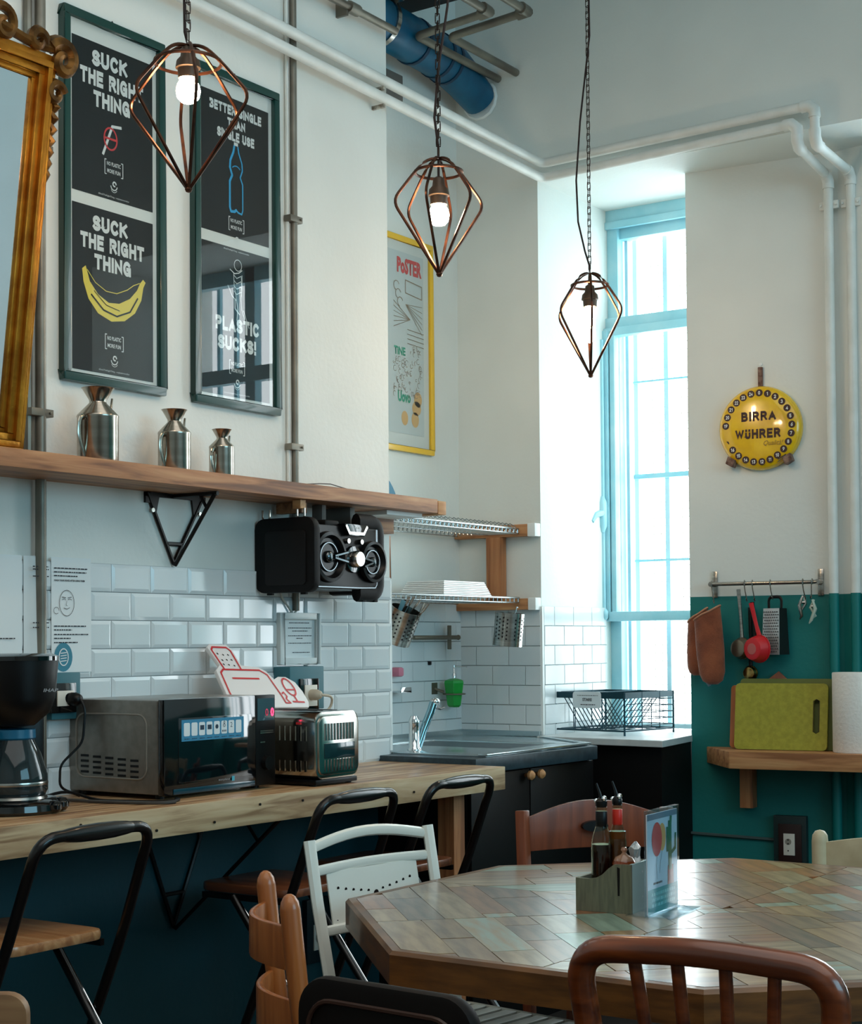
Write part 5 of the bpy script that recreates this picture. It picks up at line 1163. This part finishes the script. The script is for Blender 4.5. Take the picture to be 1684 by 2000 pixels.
for i, (a, b_) in enumerate(PC):
    PM.append(mat('plank_paint_%d' % i, b_, .3, col2=a, scale=6, coat=1., stretch=(1, 7, 1), detail=6, lo=.38, hi=.62, bump=.05, bscale=30))
def clip(poly, n, d):
    # keep the part of a convex polygon where n.p <= d
    out = []
    for i in range(len(poly)):
        a, b = poly[i], poly[(i+1) % len(poly)]; da = a[0]*n[0]+a[1]*n[1]-d; db = b[0]*n[0]+b[1]*n[1]-d
        if da <= 0: out.append(a)
        if (da < 0 < db) or (db < 0 < da): u = da/(da-db); out.append((a[0]+(b[0]-a[0])*u, a[1]+(b[1]-a[1])*u))
    return out
rnd = random.Random(21)
for k in range(8):
    Vk, Vp, Vn = i_[k], i_[(k-1) % 8], i_[(k+1) % 8]
    mp = ((Vk[0]+Vp[0])/2, (Vk[1]+Vp[1])/2); mn = ((Vk[0]+Vn[0])/2, (Vk[1]+Vn[1])/2)
    kite = [TC, mp, Vk, mn]
    e = Vector((Vn[0]-Vk[0], Vn[1]-Vk[1])) if k % 2 == 0 else Vector((Vk[0]-Vp[0], Vk[1]-Vp[1]))
    e.normalize(); ang = math.atan2(e.y, e.x)
    if k in (3, 6): ang += R(90); e = Vector((math.cos(ang), math.sin(ang)))
    nn = Vector((-e.y, e.x))
    ds = [p[0]*nn.x+p[1]*nn.y for p in kite]; us = [p[0]*e.x+p[1]*e.y for p in kite]
    d = min(ds)
    while d < max(ds)-1e-3:
        w = rnd.uniform(.055, .105); strip = clip(clip(kite, (nn.x, nn.y), min(d+w, max(ds))), (-nn.x, -nn.y), -d)
        u = min(us)-rnd.uniform(0, .2)
        while u < max(us):
            L = rnd.uniform(.13, .40); sk = rnd.uniform(-.5, .5)
            c1 = (e.x+nn.x*sk, e.y+nn.y*sk); mid = sk*(d+w/2)
            pc_ = clip(clip(strip, (e.x, e.y), u+L), (-e.x, -e.y), -u) if len(strip) > 2 else []
            u += L
            if len(pc_) < 3: continue
            cx = sum(p[0] for p in pc_)/len(pc_); cy = sum(p[1] for p in pc_)/len(pc_)
            ar = abs(sum(pc_[i][0]*pc_[(i+1) % len(pc_)][1]-pc_[(i+1) % len(pc_)][0]*pc_[i][1] for i in range(len(pc_))))/2
            if ar < .0004: continue
            loc = []
            for p in pc_:
                dx, dy = p[0]-cx, p[1]-cy; l = math.hypot(dx, dy); f = max(.2, (l-.0016)/l); dx *= f; dy *= f
                loc.append((dx*e.x+dy*e.y, dx*nn.x+dy*nn.y))
            z1 = .0040+rnd.uniform(-.0003, .0003)
            me_o = mk('plank', MB().prism(loc, 0, z1, 'xy'), PM[rnd.choice((0, 0, 1, 2, 2, 3, 4, 4, 5, 6, 7, 7))], t, smooth=0)
            me_o.location = (cx-TC[0], cy-TC[1], .7463); me_o.rotation_euler = (0, 0, ang)
        d += w

# ---- condiments
RC = R(4.3)
t = thing('condiment_caddy', 'grey green wooden condiment caddy with sloping side on the table', 'caddy', (1.598, 2.89, .7505), RC)
M_cad = mat('caddy_paint', (112, 114, 92), .6, col2=(96, 98, 80), scale=20, stretch=(8, 1, 1))
M_cad2 = mat('caddy_pale_side', (170, 200, 200), .5)
prof = [(0, 0), (.121, 0), (.121, .098), (.085, .097), (.072, .088), (.058, .075), (.045, .068), (.03, .065), (0, .066)]
mk('front_panel', MB().prism(prof, 0, .006, 'xz'), M_cad, t, smooth=0)
mk('back_panel', MB().prism(prof, .089, .095, 'xz'), M_cad, t, smooth=0)
mk('end_panel', MB().box(.115, .121, .006, .089, 0, .098), M_cad2, t, smooth=0)
mk('end_panel', MB().box(0, .006, .006, .089, 0, .066), M_cad, t, smooth=0)
mk('bottom', MB().box(.006, .115, .006, .089, 0, .005), M_cad, t, smooth=0)
mk('slit', MB().prism([(.092, .035), (.096, .035), (.097, .09), (.091, .092)], -.0006, 0, 'xz'), M_black, t, smooth=0)
M_bglass = thin_glass('bottle_glass', (225, 225, 205), 1.5)
def bottle(x, y, r, h, label, liq, collar, lh, cm):
    t = thing('sauce_bottle', label, 'bottle', (x, y, .756), 0)
    mk('glass_body', MB().lathe([(0, 0), (r, 0), (r*1.02, .004), (r, h*.62), (r*.88, h*.70), (r*.52, h*.82), (r*.48, h*.86), (r*.50, h*.97), (r*.55, h), (0, h)], (0, 0, 0), 28), M_bglass, t)
    mk('contents', MB().lathe([(0, .003), (r*.93, .003), (r*.93, lh), (0, lh)], (0, 0, 0), 24), liq, t)
    mk('neck_collar', MB().lathe([(r*.53, h*.80), (r*.56, h*.81), (r*.56, h*.955), (r*.53, h*.96)], (0, 0, 0), 20), cm, t)
    mk('pourer', MB().lathe([(r*.5, h), (r*.56, h+.004), (r*.56, h+.012), (r*.3, h+.018), (0, h+.018)], (0, 0, 0), 18).tube([(0, 0, h+.015), (-.004, -.0, h+.030), (-.010, -.002, h+.048)], [.004, .0028, .002], 7), M_black, t)
    mk('stopper', MB().ball((r*.42, -.004, h+.018), .006, n=8).ball((-r*.55, 0, h+.012), .005, n=8), M_chrome, t)
    return t
bottle(1.634, 2.935, .0215, .200, 'front sauce bottle with dark vinegar and black collar in the caddy', mat('dark_vinegar', (34, 12, 10), .2), 0, .125, M_black)
bottle(1.656, 2.962, .0185, .203, 'rear sauce bottle with red neck collar in the caddy', mat('herb_oil', (92, 52, 14), .2), 0, .15, mat('red_collar', (196, 40, 24), .4))
t = thing('amber_jar', 'squat amber glass jar with knobbed lid at right end of the caddy', 'jar', (1.690, 2.925, .757))
mk('jar', MB().lathe([(0, 0), (.018, 0), (.0195, .07), (.024, .090), (.021, .096), (0, .096)], (0, 0, 0), 24), mat('amber_glass', (150, 66, 20), .1, trans=.3, coat=.5), t)
mk('lid', MB().lathe([(.0215, .096), (.018, .103), (.007, .108), (.004, .112), (.007, .117), (.005, .122), (0, .123)], (0, 0, 0), 20), mat('lid_glass', (200, 150, 120), .08, trans=.5, coat=.5), t)
b = MB(); rnd = random.Random(6)
vs = []; n = 10
for i, (r_, z_) in enumerate(((.010, 0), (.014, .02), (.011, .05), (.015, .075), (.010, .10), (.013, .118), (.002, .128))):
    for k in range(n): a = 2*PI*k/n; q = r_*rnd.uniform(.6, 1.25); vs.append((q*math.cos(a), q*math.sin(a), z_+rnd.uniform(-.004, .004)))
fs = [tuple(range(n))[::-1]]+[(i*n+k, i*n+(k+1) % n, (i+1)*n+(k+1) % n, (i+1)*n+k) for i in range(6) for k in range(n)]+[tuple(range(6*n, 7*n))]
o = mk('crumpled_packet', MB().add(vs, fs), mat('foil_packet', (214, 220, 222), .3, metal=.3), smooth=0); o.location = (1.699, 2.957, .757)
tag(o, 'crumpled pale foil packet standing at the back of the caddy', 'packet')
# flyer holder
t = thing('flyer_holder', 'clear upright flyer holder with balloon and cactus card on the table', 'flyer holder', (1.761, 2.883, .7505), R(94))
M_acr = thin_glass('clear_acrylic', (236, 246, 250), 1.3, .12)
mk('holder', MB().box(-.002, .162, -.004, -.0028, .0, .208).box(-.002, .162, .0028, .004, .0, .208).box(-.002, .162, -.050, .045, .0, .0025), M_acr, t, bevel=.0005)
cd = mk('card', MB().box(.002, .158, -.0012, .0012, .004, .200), mat('card_pale', (206, 212, 222), .5), t, smooth=0)
y = -.0016
def flat(nm, pts, m, par=None, dy=0.): return mk(nm, MB().add([(a, y-dy, c) for a, c in pts], [tuple(range(len(pts)))]), m, par or cd, smooth=0)
flat('top_band', [(.002, .188), (.158, .188), (.158, .200), (.002, .200)], mat('card_grey', (110, 122, 138), .6))
flat('teal_band', [(.002, .004), (.158, .004), (.158, .052), (.002, .052)], mat('card_teal', (40, 150, 150), .6))
flat('balloon_print', arc(.078, .150, .019, 0, 2*PI, 20, .028)[:-1], mat('balloon_tan', (226, 160, 90), .6))
flat('balloon_print', arc(.050, .148, .026, 0, 2*PI, 20, .034)[:-1], mat('balloon_red', (214, 44, 50), .6), None, .0003)
b = MB(); y2 = y-.0001
stroke(b, [(.050, .114), (.046, .095), (.049, .07)], .0012, y2); stroke(b, [(.076, .122), (.066, .1), (.062, .08)], .0012, y2); scribble(.03, .075, .06, y2, b, random.Random(2), .004)
mk('string_print', b, M_ink, cd, smooth=0)
b = MB()
for pts, w_ in (([(.118, .085), (.118, .175)], .017), ([(.104, .12), (.104, .165)], .009), ([(.128, .115), (.146, .122), (.148, .15)], .008), ([(.122, .175), (.124, .186)], .010)): stroke(b, pts, w_, y2)
mk('cactus_print', b, mat('cactus_green', (44, 104, 70), .6), cd, smooth=0)
flat('pot_print', [(.104, .052), (.136, .052), (.134, .090), (.106, .090)], mat('pot_red', (180, 80, 70), .6), None, .0003)
b = MB(); rnd = random.Random(12)
for z in (.038, .027, .016): scribble(.02, .14, z, y2, b, rnd, .006)
mk('band_print', b, mat('card_pale_teal', (120, 196, 196), .6), cd, smooth=0)

# ================================================================ STOOLS
M_tube = mat('black_lacquered_tube', (13, 7, 6), .3, spec=.4, coat=.3)
M_grip = mat('black_grip', (12, 11, 11), .28, coat=.4)
def stool(yc, label, seatm):
    t = thing('folding_stool', label, 'stool', (.42, yc, 0), 0, 'tall folding stools at the counter')
    g = lambda x, y, z: (x-.42, y, z)
    for nm, path, r in (('back_frame', [g(.262, -.172, .013), g(.548, -.172, .645), g(.645, -.165, .892), g(.645, .165, .892), g(.548, .172, .645), g(.262, .172, .013)], .0125),):
        mk(nm, MB().tube(bend(path, .055, 6), r, 12), M_tube, t)
    mk('grip', MB().tube([g(.645, y, .892) for y in (-.10, -.085, -.05, 0, .05, .085, .10)], [.0125, .014, .015, .016, .015, .014, .0125], 12, r2=[.0125, .015, .018, .019, .018, .015, .0125]), M_grip, t)
    for s in (-1, 1):
        mk('leg', MB().tube([g(.33, s*.150, .622), g(.82, s*.150, .012)], .011, 10), M_tube, t)
        mk('leg_glint', MB().tube([g(.365, s*.150+.006, .592), g(.80, s*.150+.006, .05)], .0022, 6), M_chrome, t)  # added bright line in place of the reflection on the black leg
        mk('rubber_foot', MB().cyl(g(.262, s*.172, .0), g(.27, s*.172, .03), .015, 10).cyl(g(.828, s*.150, .0), g(.81, s*.150, .03), .014, 10), M_rub, t)
    mk('crossbar', MB().tube([g(.79, -.150, .048), g(.79, .150, .048)], .006, 8).tube([g(.33, -.15, .20), g(.33, .15, .20)], .006, 8), M_tube, t)
    mk('seat', MB().prism([(x-.42, y) for x, y in rrect(.20, .525, -.148, .148, .04, 4)], .628, .652, 'xy'), seatm, t, bevel=.008)
    mk('seat_rail', MB().box(-.20, .09, -.150, -.138, .612, .627).box(-.20, .09, .138, .150, .612, .627), M_tube, t)
    return t
M_seat1 = wood('stool_seat_light', (178, 124, 80), (198, 150, 106), 0, .3, coat=.4, dark=(150, 96, 60))
M_seat2 = wood('stool_seat_dark', (120, 68, 42), (142, 84, 54), 0, .3, coat=.5, dark=(90, 46, 28))
stool(2.495, 'nearest tall folding stool with light wooden seat, at the left', M_seat1)
stool(3.44, 'middle tall folding stool, behind the white metal chair', M_seat2)
stool(3.93, 'farthest tall folding stool, near the end of the counter', M_seat2)

# ================================================================ CHAIRS
# local frame of every chair: x to the sitter's left-right, y forward, back at y = 0
M_wm = mat('white_enamelled_metal', (224, 224, 214), .35, coat=.2)
t = thing('metal_chair', 'white folding metal chair with perforated back panel at the table', 'chair', (1.02, 3.03, 0), R(-97))
def P3(x, y, z): return (x, y, z)
for s in (-1, 1):
    mk('back_post', MB().tube([P3(s*.198, -.045, .855), P3(s*.198, -.02, .72), P3(s*.198, .03, .50), P3(s*.198, .16, .0)], .011, 8, r2=.016), M_wm, t, bevel=.0)
    mk('leg', MB().tube([P3(s*.176, .40, .435), P3(s*.176, -.02, .0)], .009, 8), M_wm, t)
mk('top_rail', MB().tube([P3(-.198+.396*i/12, -.048-.012*math.sin(PI*i/12), .835+.024*math.sin(PI*i/12)) for i in range(13)], .010, 8, r2=.013), M_wm, t)
mk('second_rail', MB().tube([P3(-.198+.396*i/8, -.038-.012*math.sin(PI*i/8), .785+.004*math.sin(PI*i/8)) for i in range(9)], .008, 8, r2=.012), M_wm, t)
mk('lower_rail', MB().tube([P3(-.198, -.015, .655), P3(.198, -.015, .655)], .007, 8, r2=.012), M_wm, t)
pn = mk('back_panel', MB().add([(-.150, -.040, .780), (.150, -.040, .780), (.150, -.016, .655), (-.150, -.016, .655), (-.150, -.043, .780), (.150, -.043, .780), (.150, -.020, .655), (-.150, -.020, .655)], [(0, 1, 2, 3), (7, 6, 5, 4), (0, 4, 5, 1), (1, 5, 6, 2), (2, 6, 7, 3), (3, 7, 4, 0)]), M_wm, t, smooth=0)
b = MB()
for i in range(-5, 6):
    x = .024*i; z = .742+.018*(abs(i)/5)**1.3-.018
    if i == 0: z -= .006
    yy = -.0435+(.780-z)*.184-.0006; r_ = .0085 if i == 0 else .0042
    b.add([(x+r_*math.cos(q), yy, z+r_*math.sin(q)) for q in [2*PI*j/10 for j in range(10)]], [tuple(range(10))])
for x in (-.135, .135):
    z = .672; b.add([(x+.003*math.cos(q), -.0435+(.780-z)*.184-.0006, z+.003*math.sin(q)) for q in [2*PI*j/10 for j in range(10)]], [tuple(range(10))])
b.v += [(v[0], v[1]+.0048, v[2]) for v in b.v]; b.f += [tuple(i+len(b.v)//2 for i in f) for f in b.f]
mk('panel_hole', b, M_black, pn, smooth=0)
b = MB(); b.tube([(q[0], q[1], .445) for q in rrect(-.19, .19, .05, .43, .05, 4)], .009, 8, closed=True); mk('seat_frame', b, M_wm, t)
for k in range(8): mk('seat_slat', MB().box(-.185, .185, .068+.045*k, .100+.045*k, .446, .452), M_wm, t, bevel=.001)

t = thing('wooden_chair', 'orange beech chair seen edge-on at the left corner of the table', 'chair', (1.356, 2.264, 0), R(-42))
for s in (-1, 1):
    mk('back_post', MB().tube([P3(s*.148, .10, 0), P3(s*.148, .03, .45), P3(s*.148, .0, .70), P3(s*.148, -.014, .842), P3(s*.148, -.0145, .855), P3(s*.148, -.015, .864), P3(s*.148, -.015, .868)], [.015, .018, .018, .018, .0155, .010, .004], 12, r2=[.015, .020, .020, .0195, .017, .011, .004]), M_orangew, t)
    mk('leg', MB().tube([P3(s*.150, .42, .0), P3(s*.150, .42, .44)], .017, 8), M_orangew, t)
def curved_slat(zc, h, w, dep, th, arch=0.):
    n = 12; vs = []; 
    for i in range(n+1):
        u = i/n; x = -w+2*w*u; yy = -dep*math.sin(PI*u); zz = arch*math.sin(PI*u)
        y0 = -(zc-.70)*.09
        vs += [(x, y0+yy, zc-h/2), (x, y0+yy, zc+h/2+zz), (x, y0+yy-th, zc+h/2+zz), (x, y0+yy-th, zc-h/2)]
    fs = []
    for i in range(n):
        for k in range(4): fs.append((4*i+k, 4*i+(k+1) % 4, 4*i+4+(k+1) % 4, 4*i+4+k))
    fs += [(0, 1, 2, 3), (4*n+3, 4*n+2, 4*n+1, 4*n)]
    return MB().add(vs, fs)
mk('back_slat', curved_slat(.775, .075, .148, .045, .012), M_orangew, t, bevel=.003)
mk('back_slat', curved_slat(.64, .09, .148, .045, .012), M_orangew, t, bevel=.003)
mk('seat', MB().prism(rrect(-.17, .17, .03, .44, .03, 4), .43, .455, 'xy'), M_orangew, t, bevel=.006)
mk('stretcher', MB().tube([(-.15, .42, .22), (.15, .42, .22)], .01, 8), M_orangew, t)

t = thing('spindle_chair', 'dark bentwood chair with five-gap spindle back in the right foreground', 'chair', (2.195, 2.222, 0), R(3.7))
M_bent = wood('bentwood', (112, 52, 22), (140, 68, 30), 0, .28, coat=.5, dark=(76, 32, 14))
hp = bend([(-.185, .10, .0), (-.165, .03, .45), (-.203, -.025, .826), (.0, -.035, .840), (.203, -.025, .826), (.165, .03, .45), (.185, .10, .0)], .065, 9)
mk('bent_frame', MB().tube(hp, .0212, 14), M_bent, t)
for x0, x1 in ((-.106, -.072), (-.037, -.026), (.038, .028), (.112, .082)):
    mk('spindle', MB().tube([(x0, -.028, .825), (x1, .03, .46)], .0105, 10), M_bent, t)
mk('seat', MB().lathe([(0, 0), (.195, 0), (.205, .01), (.200, .024), (0, .03)], (0, .21, .43), 32), M_bent, t)
for s in (-1, 1): mk('leg', MB().tube([(s*.13, .36, .43), (s*.16, .40, .0)], [.016, .012], 10), M_bent, t)
mk('stretcher', MB().tube([(.15*math.cos(2*PI*k/24), .23+.15*math.sin(2*PI*k/24), .24) for k in range(24)], .009, 8, closed=True), M_bent, t)

t = thing('dark_chair', 'dark brown padded chair with rounded back at the bottom of the view', 'chair', (1.822, 1.93, 0), R(-3))
M_dkp = mat('dark_brown_vinyl', (13, 6, 4), .6, spec=.2)
mk('backrest', MB().prism(rrect(-.165, .165, .40, .795, .055, 7), -.014, .014, 'xz'), M_dkp, t, bevel=.010)
mk('back_piping', MB().tube([(a, -.016, c) for a, c in rrect(-.140, .140, .43, .762, .045, 6)], .004, 6, closed=True), mat('brown_piping', (58, 34, 24), .4), t)
mk('seat', MB().prism(rrect(-.165, .16, .0, .33, .04, 4), .40, .445, 'xy'), M_dkp, t, bevel=.01)
for x in (-.14, .13):
    for yy in (.02, .30): mk('leg', MB().tube([(x, yy, 0), (x, yy, .40)], .011, 8), M_blackm, t)

t = thing('wooden_chair', 'reddish brown arched-back wooden chair on the far side of the table', 'chair', (1.159, 3.785, 0), R(-135))
for s in (-1, 1):
    mk('back_post', MB().tube([(s*.195, .10, 0), (s*.195, .02, .45), (s*.197, -.015, .852)], [.014, .018, .018], 4, r2=[.014, .02, .02]), M_chairw, t, bevel=.003)
    mk('leg', MB().tube([(s*.18, .40, 0), (s*.18, .40, .44)], .016, 8), M_chairw, t)
n = 16; vs = []
for i in range(n+1):
    u = i/n; x = -.185+.37*u; a = .042*math.sin(PI*u); yy = -.01-.02*math.sin(PI*u)
    vs += [(x, yy, .745+.004*math.sin(PI*u)), (x, yy, .832+a), (x, yy-.014, .832+a), (x, yy-.014, .745+.004*math.sin(PI*u))]
fs = [(4*i+k, 4*i+(k+1) % 4, 4*i+4+(k+1) % 4, 4*i+4+k) for i in range(n) for k in range(4)]+[(0, 1, 2, 3), (4*n+3, 4*n+2, 4*n+1, 4*n)]
mk('back_panel', MB().add(vs, fs), M_chairw, t, bevel=.002)
for yy in (-.0285, -.046): pass
mk('grip_hole', MB().prism([(.028*math.cos(q)*1.25, .806+.014*math.sin(q)) for q in [2*PI*j/20 for j in range(20)]], -.0335, -.0085, 'xz'), M_black, t, smooth=0)
mk('lower_slat', curved_slat(.62, .05, .19, .02, .012), M_chairw, t)
mk('seat', MB().prism(rrect(-.2, .2, .0, .40, .03, 4), .43, .455, 'xy'), M_chairw, t, bevel=.005)

t = thing('wooden_chair', 'cream painted wooden chair with knobbed post beyond the table at right', 'chair', (1.875, 4.02, 0), R(180))
M_cream = mat('cream_paint', (196, 184, 152), .45, col2=(182, 168, 136), scale=20)
for s in (-1, 1):
    mk('back_post', MB().lathe([(.016, 0), (.021, .02), (.021, .775), (.019, .792), (.012, .802), (0, .806)], (s*.195, 0, 0), 18), M_cream, t)
    mk('leg', MB().tube([(s*.18, .38, 0), (s*.18, .38, .43)], .016, 8), M_cream, t)
n = 16; vs = []
for i in range(n+1):
    u = i/n; x = -.18+.36*u; a = .022*math.sin(PI*u)
    vs += [(x, .008, .66), (x, .008, .775+a), (x, -.008, .775+a), (x, -.008, .66)]
fs = [(4*i+k, 4*i+(k+1) % 4, 4*i+4+(k+1) % 4, 4*i+4+k) for i in range(n) for k in range(4)]+[(0, 1, 2, 3), (4*n+3, 4*n+2, 4*n+1, 4*n)]
mk('back_panel', MB().add(vs, fs), M_cream, t, bevel=.002)
mk('seat', MB().prism(rrect(-.2, .2, .0, .38, .03, 4), .425, .45, 'xy'), M_cream, t, bevel=.004)

t = thing('wooden_chair', 'light brown chair back cut off by the lower left corner', 'chair', (1.262, 1.440, 0), R(34))
M_lbw = wood('worn_brown_wood', (134, 96, 62), (156, 116, 78), 0, .5, dark=(100, 68, 42))
mk('backrest', MB().prism(rrect(-.22, .24, .60, .808, .03, 6), -.012, .012, 'xz'), M_lbw, t, bevel=.006)
for s in (-1, 1):
    mk('leg', MB().tube([(s*.17, .0, 0), (s*.17, .0, .60)], .014, 8), M_lbw, t)
    mk('leg', MB().tube([(s*.17, .34, 0), (s*.17, .34, .43)], .014, 8), M_lbw, t)
mk('seat', MB().prism(rrect(-.2, .2, -.012, .36, .03, 4), .43, .452, 'xy'), M_lbw, t, bevel=.004)
